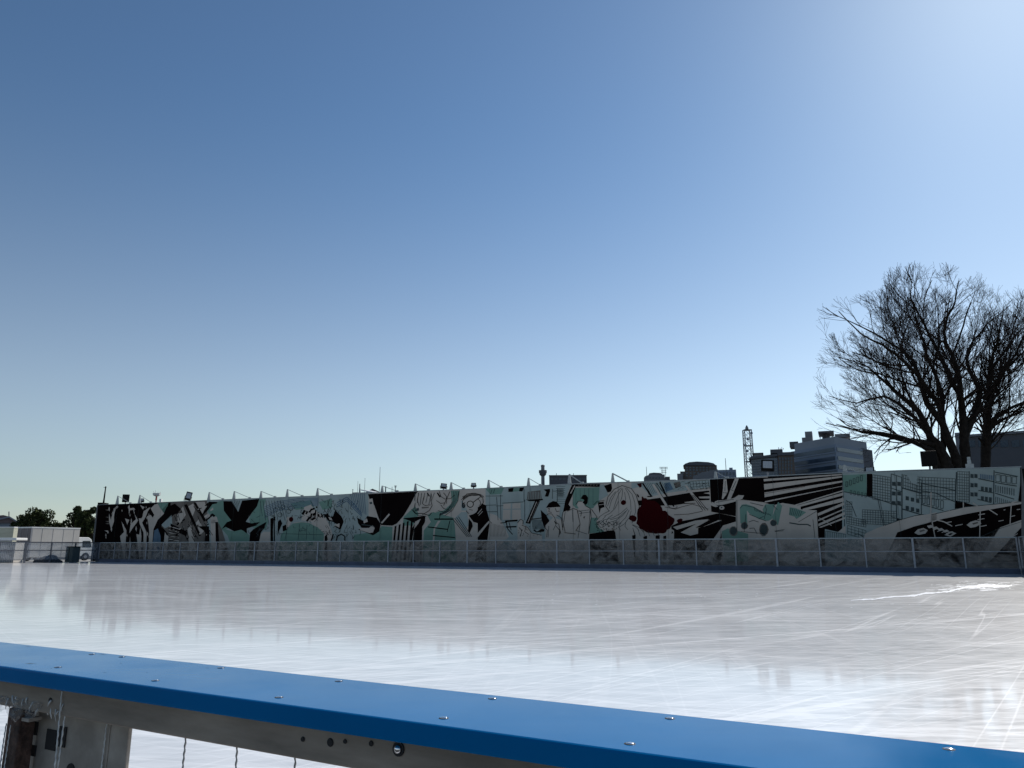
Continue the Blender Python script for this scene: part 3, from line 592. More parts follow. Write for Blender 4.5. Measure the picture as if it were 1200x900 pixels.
PG('L','w',8.4,[(515,735),(560,700),(620,682),(665,690),(685,720),(620,758),(560,768)]); PG('L','g',8.8,[(580,715),(640,700),(650,715),(590,732)])
PG('K','w',8.4,[(895,825),(935,785),(1000,770),(1050,795),(1020,835),(940,850)]); PG('K','g',8.8,[(950,800),(1005,785),(1020,800),(960,820)])
for k in range(5): PG('L','w',8.2,[(60+k*60,745+k*18),(110+k*60,735+k*18),(140+k*60,760+k*16),(85+k*60,775+k*16)]); 
PG('L','w',8.2,[(260,850),(330,815),(400,830),(330,870)]); PG('L','k',8.6,[(300,845),(335,828),(360,835),(325,855)])
for k in range(4): LN('L','w',8.2,[(130+k*50,800+k*12),(190+k*50,770+k*14)],.8)
for a in ([(665,880),(672,560),(640,520),(585,480)],[(1012,740),(1028,480),(1100,460)],[(105,700),(108,360)],[(478,612),(478,478)],[(155,880),(120,700),(180,680),(260,700),(350,750)],[(700,540),(760,550),(870,620)],[(310,650),(318,570)]): LN('L','w',9,a,1.2)
LN('K','l',9,[(320,880),(250,835),(210,850)],.7)
# finer pen work --------------------------------------------------
for a_ in ([(870,260),(900,215),(980,185),(1100,180),(1150,215),(1160,290),(1120,335),(1060,430),(990,472)],[(870,260),(862,300),(880,320)],[(920,400),(935,430),(960,440)],[(1085,240),(1110,260),(1125,310),(1100,330)],
           [(850,250),(930,165),(1040,155),(1130,180),(1165,210)],[(960,385),(1010,395)],[(860,300),(905,290)]): LN('E','k',7.6,a_,.6)
for k in range(10):
    a=2*math.pi*k/10; b2=a+math.pi/5; LN('E','k',7.7,[(882+22*math.cos(a),332+30*math.sin(a)),(882+22*math.cos(b2),332+30*math.sin(b2))],.7)
for a_ in ([(540,130),(560,200),(620,240),(700,230),(760,180)],[(600,150),(640,200),(640,300)],[(560,320),(600,370),(650,385),(700,340)],[(500,260),(560,300),(620,290)],[(430,170),(420,260),(440,330),(400,400),(300,460)],[(200,300),(180,400),(240,470),(360,480)],
           [(330,200),(300,300),(340,330),(420,320)],[(690,130),(660,200),(600,330)],[(820,130),(800,260),(720,400),(620,470)],[(250,150),(230,260),(260,340)],[(560,430),(540,520)],[(520,400),(600,420),(680,380)]): LN('E','k',7.5,a_,.55)
for a_ in ([(100,400),(110,530),(200,600)],[(960,500),(990,470),(1040,470),(1080,520)],[(1010,390),(1000,440),(1040,450)],[(1090,390),(1110,440),(1150,430)],[(560,600),(600,545),(640,565),(635,620)],[(620,630),(700,660),(760,740),(900,770)],[(580,660),(620,700),(600,790)],
           [(680,640),(660,720),(720,760)],[(940,660),(980,700),(970,800)],[(1100,640),(1150,700),(1140,800)],[(1180,560),(1195,700)]): LN('F','k',7.5,a_,.6)
for a_ in ([(120,480),(105,560),(150,760)],[(180,470),(260,430),(320,450),(360,650),(300,740)],[(300,380),(330,330),(390,330)],[(430,390),(500,430),(515,560),(480,790)],[(30,520),(90,560),(120,700)],[(0,620),(60,650),(90,790)],[(40,700),(80,740),(70,800)],[(550,380),(600,330),(700,320)],
           [(520,440),(560,500),(600,550),(560,600)],[(140,770),(300,790)],[(340,460),(380,480),(370,540)],[(770,470),(720,400),(750,270),(840,160),(950,108),(1080,150),(1150,250)],[(1150,250),(1190,400),(1180,500)]): LN('G','k',7.9,a_,.6)
for k in range(40):
    x=random.uniform(590,900); y=random.uniform(600,740); LN('G','k',7.6,[(x,y),(x+random.uniform(-30,10),y+random.uniform(-20,25)),(x+random.uniform(-20,30),y+random.uniform(10,40))],.45)
for k in range(55):
    x=random.uniform(10,1190); y=random.uniform(180,700); LN('C','l',4.8,[(x,y),(x+random.uniform(-30,30),y+random.uniform(-30,60)),(x+random.uniform(-50,50),y+random.uniform(0,60))],.4)
for k in range(45):
    x=random.uniform(10,520); y=random.uniform(160,720); LN('D','k',4.8,[(x,y),(x+random.uniform(-20,20),y+random.uniform(10,50)),(x+random.uniform(-40,40),y+random.uniform(30,70))],.4)
for k in range(26):                                   # ragged little flames and debris on the left
    x=random.uniform(150,860); y=random.uniform(280,730); q=random.uniform(10,26); PG('A','w',2.2,[(x,y),(x+q*.5,y-q*1.8),(x+q,y-q*.2),(x+q*.7,y+q*1.7)],low=False)
for k in range(34):
    x=random.uniform(0,560); y=random.uniform(260,740); q=random.uniform(15,45); c_=random.choice('kkwg'); PG('B',c_,4.4,[(x,y),(x+q,y-q*random.uniform(.2,1)),(x+q*1.2,y-q*.1),(x+q*.2,y+q*.4)],low=False)
for k in range(26):
    x=random.uniform(0,560); y=random.uniform(240,700); LN('B','k',5,[(x,y),(x+random.uniform(20,70),y+random.uniform(60,130))],.6)
for k in range(14): LN('I','k',7.9,[(500+random.uniform(0,560),480+random.uniform(0,360)),(520+random.uniform(0,540),500+random.uniform(0,340))] if k<3 else [(640+k*20,470+k*8),(655+k*20,520+k*6)],.5)
for k in range(30):
    x=random.uniform(560,1190); y=random.uniform(110,230); LN('H','k',3.6,[(x,y),(x+random.uniform(-50,50),y+random.uniform(-15,30))],.4)
for a_ in ([(470,470),(620,500),(700,470),(860,430),(1090,500)],[(600,580),(800,570),(1000,530)],[(20,720),(110,760),(180,830)],[(30,800),(60,900)]): LN('H','k',7.2,a_,.5)
# vertical seams between the painted boards
t0,_=tn(tl[0]); t1,_=tn(tl[-1])
pa = PAINT.build('painted_mural', [M[c] for c in 'wktbugrl'], root)
pa['label']='comic style painting in black, white, teal and dark red'
sm = MB()
for i in range(1,int((t1-t0)/3.6)):
    t=t0+i*3.6; h=np.interp(t,[tn(p)[0] for p in tl],[p.z for p in tl])-.02
    sm.box(W(t,WN-.052,h/2),(.012,.006,h),ANG)
sm.build('board_seams', M['l'], root)
tr_ = MB()
for i in range(n-1):
    a=tl[i]; b2=tl[i+1]; tr_.tube([a+nW*.07+Vector((0,0,.03)),b2+nW*.07+Vector((0,0,.03))],.035,4)
tr_.build('top_trim', M['bracket'], root)
MB().box(W(tn(tl[0])[0]-.05,WN+.03,tl[0].z/2),(.09,.12,tl[0].z),ANG).build('end_post', M['darksteel'], root)
# stays on the wall top
def topz(t): return float(np.interp(t,[tn(p)[0] for p in tl],[p.z for p in tl]))
STAYS=[(135,16,9,'over the black painted flames'),(161,14,9,'between black box and small lamp'),(242.5,17,9,'over the small painted crow'),(272,19,9,'over the big painted crow'),(303.6,17,8,'over the tip of the painted crow wing'),
 (334.5,18,9,'over the painted crowd heads'),(370,17,9,'over the painted scribble'),(446,18,8,'over the black painted gap'),(485,16,9,'left of the wide tilted lamp'),(527,15,9,'just right of the wide tilted lamp'),
 (571,15,10,'over the painted pale blue wall'),(618,14,10,'left of the slim control tower'),(666,15,12,'in front of the dark flat block'),(717,18,11,'over the painted long haired head'),
 (838,13,9,'over the painted black square'),(990,-14,9,'where the street painting begins')]
for px,dx,hh,txt in STAYS:
    ytop=np.interp(px,tx,ty); p=wallpt(px,ytop)+nW*.17; sgl=(p-CAM).length/F
    r_=empty('stay_bracket', p, 'pale metal stay bracket on the wall top '+txt, 'bracket','stay brackets along the wall top')
    if dx>0:
        q=wallpt(px+dx,np.interp(px+dx,tx,ty)-1.2)+nW*.17; topp=p+Vector((0,0,hh*sgl))
    else:
        q=wallpt(px-dx,np.interp(px-dx,tx,ty)-.5)+nW*.17; topp=p+Vector((0,0,hh*sgl))
    MB().prism([p-dW*.17*sgl/.07,p+dW*.17*sgl/.07,topp+dW*.05,topp-dW*.05],nW*.08).build('upright',M['bracket'],r_)
    MB().tube([topp,q],.025 if hh<11 else .05,5).build('strut',M['bracket'],r_)
    MB().box(q,(.22,.14,.16),ANG).build('foot',M['bracket'],r_)
# flood lights and black boxes above the wall
def flood(px,py,w,h,tilt,label,face=True,polew=1.0,back=1.0,name='flood_light',cat='floodlight',roll=0):
    c=onplane(px,py,PW+nW*back,nW); s_=((c-CAM).length)/F
    r_=empty(name,Vector((c.x,c.y,0)),label,cat,'lamps and boxes on poles above the wall')
    yaw=math.atan2(-c.y,-c.x)+math.pi/2
    rot=Matrix.Rotation(yaw,3,'Z')@Matrix.Rotation(roll,3,'Y')@Matrix.Rotation(tilt,3,'X')
    MB().box(c,(w*s_,.28,h*s_),M4=rot).build('housing',M['black'],r_,bevel=.03)
    if face:
        f=rot@Vector((0,-1,0)); MB().box(c+f*.145,(w*s_*.72,.02,h*s_*.68),M4=rot).build('lens',M['lens'],r_)
        MB().tube([c+rot@Vector((-w*s_*.56,0,0)),c+rot@Vector((-w*s_*.56,0.02,-h*s_*.62)),c+rot@Vector((w*s_*.56,0.02,-h*s_*.62)),c+rot@Vector((w*s_*.56,0,0))],.03,5).build('yoke',M['darksteel'],r_)
    c2=c+rot@Vector((0,.16,0)) if not face else c+rot@Vector((0,.02,-h*s_*.6))
    MB().tube([Vector((c2.x,c2.y,0)),Vector((c2.x,c2.y,c2.z-.02))],.06*polew,8).build('pole',M['steel'],r_)
flood(147.5,584,6.6,8,0,'black box on a pole above the far left of the painted wall',face=False,name='speaker_box',cat='speaker')
flood(166,586.3,4.4,3.2,R(-25),'smallest floodlight, low on the wall between the black box and the red mast')
flood(221,581.5,6,9,R(-20),'tall tilted floodlight above the painted broken city',roll=R(12))
flood(520,569.5,7,5.2,R(-20),'wide tilted floodlight at the right edge of the black painted gap',roll=R(6))
flood(899.5,545.5,13.5,12,R(-18),'largest pale faced floodlight in front of the brown building',roll=R(4))
flood(1019,551,9.5,6,R(-15),'wide flat floodlight over the black gap between two painted blocks')
flood(1088.5,537.5,14.5,15.5,0,'black square box on a pole before the tree trunks',face=False,name='speaker_box',cat='speaker')
flood(555,568.2,5.5,4,R(-10),'small pale double lamp over the painted face with glasses',face=True)
# small white valve like fitting near the tree
c=wallpt(1137,549)+nW*.2; r_=empty('wall_fitting',c,'small pale stepped fitting on the wall top below the tree trunks','fitting')
MB().box(c+Vector((0,0,.14)),(.42,.2,.28),ANG).build('foot',M['bracket'],r_); MB().box(c+Vector((0,0,.38)),(.2,.16,.24),ANG).build('neck',M['bracket'],r_); MB().tube([c+Vector((0,0,.5)),c+Vector((0,0,.7))],.09,8).build('knob',M['bracket'],r_)
# raised shed roof behind the wall at x 381-431
c=wallpt(420,577)+nW*1.6; c.z=0
r_=empty('roof_shed',c,'pale slanting shed roof just showing over the wall left of the black painted gap','shed')
hz=at(420,574.6,c.y).z
MB().box(c+Vector((0,0,hz/2-.1)),(1.7,1.6,hz-.25),ANG).build('wall',M['conpale'],r_)
rr_=MB(); rr_.prism([c+dW*-1.05+Vector((0,0,hz+.12)),c+dW*1.05+Vector((0,0,hz-.30)),c+dW*1.05+Vector((0,0,hz-.40)),c+dW*-1.05+Vector((0,0,hz+.02))],nW*1.2); rr_.build('roof',M['whitepaint'],r_)
c=wallpt(404,579)+nW*1.6; c.z=0; hz=at(404,577.3,c.y).z
r_=empty('vent_box',c,'pale stepped box with a short pipe over the wall beside the slanting roof','box')
MB().box(c+Vector((0,0,hz/2)),(.55,.6,hz),ANG).build('body',M['con'],r_); MB().tube([c+dW*.35,c+dW*.35+Vector((0,0,hz+.35))],.07,8).build('pipe',M['conpale'],r_)
# ------------------------------------------------------------------ aerials behind the wall
def mastat(px,y0,y1,Y,rad,label,bars=(),name='aerial',m='darksteel'):
    t=at(px,y0,Y); b_=Vector((t.x,t.y,0)); r_=empty(name,b_,label,'aerial','aerials behind the wall')
    MB().tube([b_,b_*.0+Vector((b_.x,b_.y,t.z*.8)),t],[rad*1.6,rad,rad*.7],6).build('pole',M[m],r_)
    for (dy,w) in bars:
        z=at(px,y0+dy,Y).z; MB().box((b_.x,b_.y,z),(w*Y/F,.06,.08)).build('crossbar',M[m],r_)
mastat(413.5,573.5,580,95,.05,'short aerial with a ball tip above the slanting roof',[(0.3,1.2)])
mastat(419.5,564,577,110,.03,'thin whip aerial left of the stub aerial')
mastat(421.7,567,577,110,.09,'stout short aerial left of the small pointed roof')
mastat(427.8,560,577,120,.035,'thin tall faint aerial left of the small pointed roof')
mastat(445.5,547,577,120,.045,'tallest thin aerial right of the small pointed roof')
mastat(452,570,577,110,.11,'stubby aerial with a thick head over the black painted gap',[(1,1.6)])
mastat(459.5,570.5,577,110,.05,'thin short aerial between the thick headed one and the double one')
mastat(463.5,569,577,110,.07,'double headed aerial over the black painted gap',[(.5,3.2),(1.8,2.4)])
mastat(757.5,547,566,300,.12,'faint thin aerial left of the grey round roofed building')
mastat(850,537,560,300,.14,'thin rooftop aerial right of the terraced hilltop building')
# ------------------------------------------------------------------ far masts and towers
def tapered(px,y0,y1,Y,w0,w1,label):
    t=at(px,y0,Y); bx,by=t.x,t.y; r_=empty('obelisk_mast',(bx,by,0),label,'mast')
    s_=Y/F
    MB().tube([(bx,by,0),(bx,by,t.z*.6),(bx+.1,by,t.z*.96),(bx+.1,by,t.z)],[w0*s_*1.4,w0*s_,w1*s_*.8,w1*s_*.9],8).build('shaft',M['black'],r_)
    MB().box((bx,by,at(px,y0+1.2,Y).z),(2.6*s_,.3,.35*s_)).build('crossbar',M['black'],r_)
    MB().box((bx,by,at(px,589,Y).z/2),(6*s_,2,at(px,589.6,Y).z)).build('base_block',M['black'],r_)
tapered(123.3,570,592,140,1.3,.8,'slim black tapering mast rising at the left end of the wall')
Y=150; c=at(184,576,Y); s_=Y/F; r_=empty('radar_mast',(c.x,c.y,0),'red and white mast with flared dish top behind the wall','mast')
MB().tube([(c.x,c.y,0),(c.x,c.y,at(184,585,Y).z)],.75*s_,8).build('lower_shaft',M['redpaint'],r_)
MB().tube([(c.x,c.y,at(184,586,Y).z),(c.x,c.y,at(184,580,Y).z)],[2.2*s_*.5,2.4*s_*.35],8).build('collar',M['redpaint'],r_)
MB().tube([(c.x,c.y,at(184,582,Y).z),(c.x,c.y,at(184,580.5,Y).z),(c.x,c.y,at(184,578,Y).z)],[.8*s_,4*s_,4.6*s_],10).build('dish',M['whitepaint'],r_)
for a,b_ in ((-4,575.5),(-1.8,574.5),(1.5,576.2),(4.2,576.5)):
    MB().tube([(c.x+a*.6*s_,c.y,at(184,579,Y).z),(c.x+a*s_,c.y,at(184,b_,Y).z)],.28*s_,5).build('aerial',M['whitepaint'],r_)
MB().box((c.x+5.5*s_,c.y,at(184,586.5,Y).z),(2.2*s_,.6,3.4*s_)).build('side_box',M['whitepaint'],r_)
# control tower
Y=420; s_=Y/F; c=at(636.2,560,Y); r_=empty('control_tower',(c.x,c.y,0),'slim grey observation tower with a wide cabin above the wall','tower')
def zz(y): return at(636.2,y,Y).z
MB().tube([(c.x,c.y,0),(c.x,c.y,zz(557))],[2.4*s_,2.1*s_],12).build('shaft',M['con'],r_)
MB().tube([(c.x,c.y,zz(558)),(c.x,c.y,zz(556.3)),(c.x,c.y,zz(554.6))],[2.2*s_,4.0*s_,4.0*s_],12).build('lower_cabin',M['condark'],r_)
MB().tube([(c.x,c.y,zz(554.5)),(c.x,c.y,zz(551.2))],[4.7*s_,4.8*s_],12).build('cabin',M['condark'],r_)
MB().tube([(c.x,c.y,zz(551.1)),(c.x,c.y,zz(547.5)),(c.x,c.y,zz(545.6)),(c.x,c.y,zz(544.6))],[2.2*s_,2.1*s_,2.5*s_,1.2*s_],12).build('top_lantern',M['con'],r_)
# lattice tower
Y=330; s_=Y/F
def lattice():
    c0=at(875,499,Y); H=c0.z-2; cx,cy=c0.x,c0.y
    r_=empty('lattice_tower',(cx,cy,0),'tall steel lattice communications tower left of the brown building','tower')
    hw=lambda z: (4.1+ .9*(1-z/H))*s_*.98
    cs=[(-1,-1),(1,-1),(1,1),(-1,1)]
    for sx,sy in cs: MB().tube([(cx+sx*hw(0),cy+sy*hw(0),0),(cx+sx*hw(H),cy+sy*hw(H),H)],.20,5).build('leg',M['con'],r_)
    nb=15
    ys=[H*i/nb for i in range(nb+1)]
    for k in range(6,nb):
        z0,z1=ys[k],ys[k+1]; br=MB()
        for i in range(4):
            a=cs[i]; b_=cs[(i+1)%4]
            P=lambda c_,z: Vector((cx+c_[0]*hw(z),cy+c_[1]*hw(z),z))
            br.tube([P(a,z0),P(b_,z1)],.09,4); br.tube([P(b_,z0),P(a,z1)],.09,4); br.tube([P(a,z1),P(b_,z1)],.10,4)
        br.build('brace_bay',M['con'],r_)
    for k in (9,11,13,15):
        MB().box((cx,cy,ys[k]+.1),(hw(H)*2.2,hw(H)*2.2,.2)).build('platform',M['condark'],r_)
    for k in range(6):
        a=k*1.1; z=H*(.72+.05*k); MB().tube([(cx+math.cos(a)*hw(H)*1.2,cy-hw(H)*1.1,z),(cx+math.cos(a)*hw(H)*1.2,cy-hw(H)*1.1-.5,z)],.55,10).build('dish',M['conpale'],r_)
    MB().tube([(cx,cy,H),(cx,cy,H+1.2),(cx,cy,H+2.2)],[hw(H)*.55,hw(H)*.45,.2],8).build('cap',M['con'],r_)
lattice()
# ------------------------------------------------------------------ buildings
def rdir(root): v=Vector((WL[root].x,WL[root].y,0)); return v.normalized()
def atr(root,px,py,Y):                     # point on the facade plane of a building that faces the rink
    v=WL[root]; d=rdir(root); return onplane(px,py,Vector((v.x,v.y,0))*(Y/v.y)+Vector((0,0,E)),d)
def wallbox(name, m, root, px0, px1, ytop, Y, depth, ybot=None, yaw=0, bev=0):
    pm=(px0+px1)/2; a=atr(root,px0,ytop,Y); b_=atr(root,px1,ytop,Y); zt=atr(root,pm,ytop,Y).z
    z0=0 if ybot is None else atr(root,pm,ybot,Y).z; d=rdir(root)
    a.z=b_.z=z0
    o=MB().prism([a,b_,b_+Vector((0,0,zt-z0)),a+Vector((0,0,zt-z0))],d*depth).build(name,m,root); fixn(o); return o
# flat block
r_=empty('office_block',(at(665,640,400).x,400,0),'dark flat topped block right of the slim observation tower','building')
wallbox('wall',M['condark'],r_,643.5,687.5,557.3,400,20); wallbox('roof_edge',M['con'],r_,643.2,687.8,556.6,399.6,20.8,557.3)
for k in range(9): wallbox('window',M['bwin'],r_,645.5+k*4.7,648.6+k*4.7,560.5,399.9,.3,562.5)
for px in (652,672): MB().tube([(at(px,557,405).x,405,at(px,557,405).z),(at(px,554,405).x,405,at(px,554.6,405).z)],.15,5).build('roof_aerial',M['con'],r_)
# terraced hilltop building
Y=380; r_=empty('hotel_building',(at(818,640,Y).x,Y,0),'terraced brown building with a domed dark roof above the painted beams','building')
wallbox('wall',M['brick'],r_,797,842,552,Y,25); wallbox('wall',M['brick'],r_,802,840,545.5,Y+4,18,552.2); 
rf=MB(); pts=[(800.5,545.4),(803,543.3),(808,541.5),(817,540.8),(830,541.5),(836,542.8),(839.5,545.4)]
rf.prism([atr(r_,x,y,Y+3) for x,y in pts],rdir(r_)*20); o=rf.build('roof',M['condark'],r_); fixn(o)
wallbox('terrace',M['con'],r_,793.5,800,555,Y-3,12); 
for j in range(4):
    for k in range(9): 
        if j<2: wallbox('window',M['bwin'],r_,804+k*3.9,806.2+k*3.9,547+j*3.0,Y+3.85,.3,548.8+j*3.0)
        else: wallbox('window',M['bwin'],r_,799+k*4.5,801.4+k*4.5,547.3+j*3.1,Y-.15,.3,549.2+j*3.1)
Y=360; r_=empty('office_block',(at(851,640,Y).x,Y,0),'low pale blue grey block adjoining the terraced building','building')
wallbox('wall',M['officewall'],r_,841,862.5,550.5,Y,20); wallbox('roof_room',M['officewall'],r_,854.5,858.5,548,Y+2,6,550.5)
for k in range(5): wallbox('window',M['bwin'],r_,843+k*3.8,845.4+k*3.8,553.5,Y-.15,.3,557)
wallbox('window',M['bwin'],r_,843,860,559,Y-.15,.3,561)
r_=empty('office_block',(at(822,640,340).x,340,0),'low slanted bluish block below the domed roof building','building')
rf=MB(); rf.prism([atr(r_,x,y,340) for x,y in ((812,575),(812,558.5),(823,553.5),(841,549.8),(842,575))],rdir(r_)*12); fixn(rf.build('wall',M['con'],r_))
# grey round roofed building with sign frame
Y=350; r_=empty('round_building',(at(770,640,Y).x,Y,0),'low grey building with a rounded stepped roof left of the domed one','building')
rf=MB(); rf.prism([atr(r_,x,y,Y) for x,y in ((754.5,575),(754.5,560),(756,558),(762,556),(779,556),(779,575))],rdir(r_)*18); fixn(rf.build('wall',M['con'],r_))
rf=MB(); rf.prism([atr(r_,x,y,Y+1) for x,y in ((760,556.4),(761,554.5),(766,553.8),(774,554.2),(777,556.4))],rdir(r_)*14); fixn(rf.build('roof',M['condark'],r_))
wallbox('side_wing',M['condark'],r_,779.2,785,558.6,Y,12); wallbox('side_wing',M['con'],r_,785.2,792,562,Y,12)
for k in range(6): wallbox('window',M['bwin'],r_,757+k*3.6,759.2+k*3.6,559,Y-.2,.3,561)
# roof sign frame
Y=345; c=at(778,556,Y); r_=empty('sign_frame',(c.x,c.y,0),'open metal frame mast rising behind the rounded roof','mast'); s_=Y/F
for dx in (-2,2): MB().tube([(c.x+dx*s_,c.y,0),(c.x+dx*s_,c.y,at(778,547.5,Y).z)],.25*s_,5).build('leg',M['con'],r_)
for yy in (547.6,549.4,551.8,554): MB().box((c.x,c.y,at(778,yy,Y).z),(9.4*s_ if yy<551 else 6*s_,.5,.5*s_)).build('crossbar',M['con'],r_)
# small pointed roof
Y=130; r_=empty('small_house',(at(437,640,Y).x,Y,0),'small brown pointed roof peeping over the wall among the aerials','house')
wallbox('wall',M['brick'],r_,428,448,578.5,Y,7)
rf=MB(); rf.prism([atr(r_,x,y,Y-.4) for x,y in ((424,579.2),(430,576),(436.5,572.6),(443,575.5),(450,579.2))],rdir(r_)*7.6); fixn(rf.build('roof',M['roofred'],r_))
# brown and glass building
Y=300; r_=empty('brown_building',(at(905,640,Y).x,Y,0),'brown building with a blue glass corner behind the largest floodlight','building')
wallbox('wall',M['brick'],r_,911,930,531,Y,22); wallbox('glass_corner',M['officewall'],r_,880,911,536.5,Y+1,18)
rf=MB(); rf.prism([atr(r_,x,y,Y-.4) for x,y in ((877.5,538.3),(878,536),(911,531.7),(911,534.6))],rdir(r_)*20); fixn(rf.build('roof_edge',M['condark'],r_))
wallbox('roof_edge',M['condark'],r_,911,930.4,529.8,Y-.6,23,533.5)
for k in range(6): wallbox('window',M['bwin'],r_,881+k*5,885+k*5,539.5,Y+.85,.3,556)
for j in range(5): wallbox('floor_band',M['conpale'],r_,880.5,911,541.5+j*3.2,Y+.7,.2,542.1+j*3.2)
for k in range(5):
    for j in range(5): wallbox('window',M['bwin'],r_,913.2+k*3.4,914.7+k*3.4,536+j*4,Y-.15,.3,539+j*4)
wallbox('roof_room',M['condark'],r_,902.5,917,526.5,Y+3,8,531); wallbox('roof_room',M['con'],r_,883,893,531.8,Y+4,8,536); wallbox('roof_slab',M['condark'],r_,881.5,894.5,530.6,Y+3.5,9,531.8)
for k in range(4): wallbox('roof_pipe',M['con'],r_,912+k*1.9,912.6+k*1.9,524+k%2,Y+4,.4,526.6)
# big office with two faces
def office():
    Y0=300; C0=at(978,511,Y0); Lf=at(926,519,324); Rt=at(1017.5,513,318)
    zc=C0.z; P0=Vector((C0.x,C0.y,0)); P1=Vector((Lf.x,Lf.y,0)); P2=Vector((Rt.x,Rt.y,0)); P3=P1+P2-P0
    r_=empty('office_building',P0,'large blue grey office block with ribbon windows left of the bare tree','building')
    def blk(name,m,s0,s1,z0,z1,off=0):      # s: fraction along each face, scaled about the far corner
        q=lambda a,b_: P0+(P1-P0)*a+(P2-P0)*b_
        return MB().prism([Vector((*q(s0,s0)[:2],z0)),Vector((*q(1-s0*0+s1,s0)[:2],z0)),Vector((*q(1+s1,1+s1)[:2],z0)),Vector((*q(s0,1+s1)[:2],z0))],(0,0,z1-z0)).build(name,m,r_)
    z_par=at(978,520.5,Y0).z
    o=blk('wall',M['officewall'],0,0,0,z_par); fixn(o)
    q=lambda a,b_,z: Vector((*(P0+(P1-P0)*a+(P2-P0)*b_)[:2],z))
    o=MB().prism([q(.03,.03,z_par),q(.93,.03,z_par),q(.93,.97,z_par),q(.03,.97,z_par)],(0,0,zc-z_par)).build('upper_storey',M['conpale'],r_); fixn(o)
    o=MB().prism([q(.0,.78,z_par-12),q(-.008,1.07,z_par-12),q(.9,1.07,z_par-12),q(.9,.78,z_par-12)],(0,0,12)).build('stair_tower',M['condark'],r_); fixn(o)
    n1=(P1-P0).normalized(); n2=(P2-P0).normalized()
    o1=Vector((n1.y,-n1.x,0)); o1=o1 if o1.y<0 else -o1
    o2=Vector((n2.y,-n2.x,0)); o2=o2 if o2.y<0 else -o2
    L1=(P1-P0).length; L2=(P2-P0).length
    for k in range(9):
        z=z_par-1.2-k*3.55
        if z<8: break
        MB().prism([P0+n1*.8+o1*.02+Vector((0,0,z-1.5)),P0+n1*(L1-.8)+o1*.02+Vector((0,0,z-1.5)),P0+n1*(L1-.8)+o1*.02+Vector((0,0,z)),P0+n1*.8+o1*.02+Vector((0,0,z))],o1*.18).build('ribbon_window',M['bwin'],r_)
        MB().prism([P0+n2*.8+o2*.02+Vector((0,0,z-1.5)),P0+n2*(L2*.76)+o2*.02+Vector((0,0,z-1.5)),P0+n2*(L2*.76)+o2*.02+Vector((0,0,z)),P0+n2*.8+o2*.02+Vector((0,0,z))],o2*.18).build('ribbon_window',M['bwin'],r_)
        MB().prism([P0+n1*.1+o1*.02+Vector((0,0,z-2.2)),P0+n1*(L1-.1)+o1*.02+Vector((0,0,z-2.2)),P0+n1*(L1-.1)+o1*.02+Vector((0,0,z-1.75)),P0+n1*.1+o1*.02+Vector((0,0,z-1.75))],o1*.35).build('ledge',M['officewall'],r_)
    wallbox('roof_room',M['con'],r_,943,951.5,505.6,330,6,520); wallbox('roof_room',M['con'],r_,939.5,951.5,512.5,328,6,521)
    wallbox('roof_room',M['condark'],r_,925,935,517.5,326,8,524); wallbox('roof_room',M['con'],r_,978,996,508.3,312,8,512)
    wallbox('canopy',M['condark'],r_,958.5,977,505,318,14,506.8)
    for k in range(5): wallbox('canopy_post',M['condark'],r_,960+k*3.6,961+k*3.6,506.8,319+k,.5,514)
    wallbox('canopy_core',M['condark'],r_,963,972,506.9,322,6,514)
office()
# dark hall behind the tree
Y=140; r_=empty('dark_hall',(at(1170,640,Y).x,Y,0),'wide dark building behind the trunks of the right hand tree','building')
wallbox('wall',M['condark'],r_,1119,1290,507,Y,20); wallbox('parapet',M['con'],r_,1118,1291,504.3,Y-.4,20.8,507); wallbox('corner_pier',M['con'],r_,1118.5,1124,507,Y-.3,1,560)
for k in range(7): wallbox('window',M['bwin'],r_,1133+k*13,1142+k*13,516,Y-.1,.3,524)
# left edge buildings
Y=170; r_=empty('low_house',(at(5,640,Y).x,Y,0),'low house with a grey white edged roof at the far left edge','house')
wallbox('wall',M['officewall'],r_,-25,22,611.5,Y,14)
rf=MB(); rf.prism([atr(r_,x,y,Y-.6) for x,y in ((-30,612.5),(-30,606.5),(-8,604.5),(4,603.6),(12,605.6),(21,611.3),(22,612.5))],rdir(r_)*15); fixn(rf.build('roof',M['roofred'],r_))
rf=MB(); rf.prism([atr(r_,x,y,Y-1) for x,y in ((-30,611),(-2,607.8),(11,604.9),(21.5,611.2),(20,611.9),(10.5,606.6),(-2,609.4),(-30,612.3))],rdir(r_)*.4); fixn(rf.build('roof_trim',M['conpale'],r_))
MB().tube([at(10.5,606,Y),at(10.5,599.5,Y)],.12,5).build('roof_aerial',M['con'],r_)
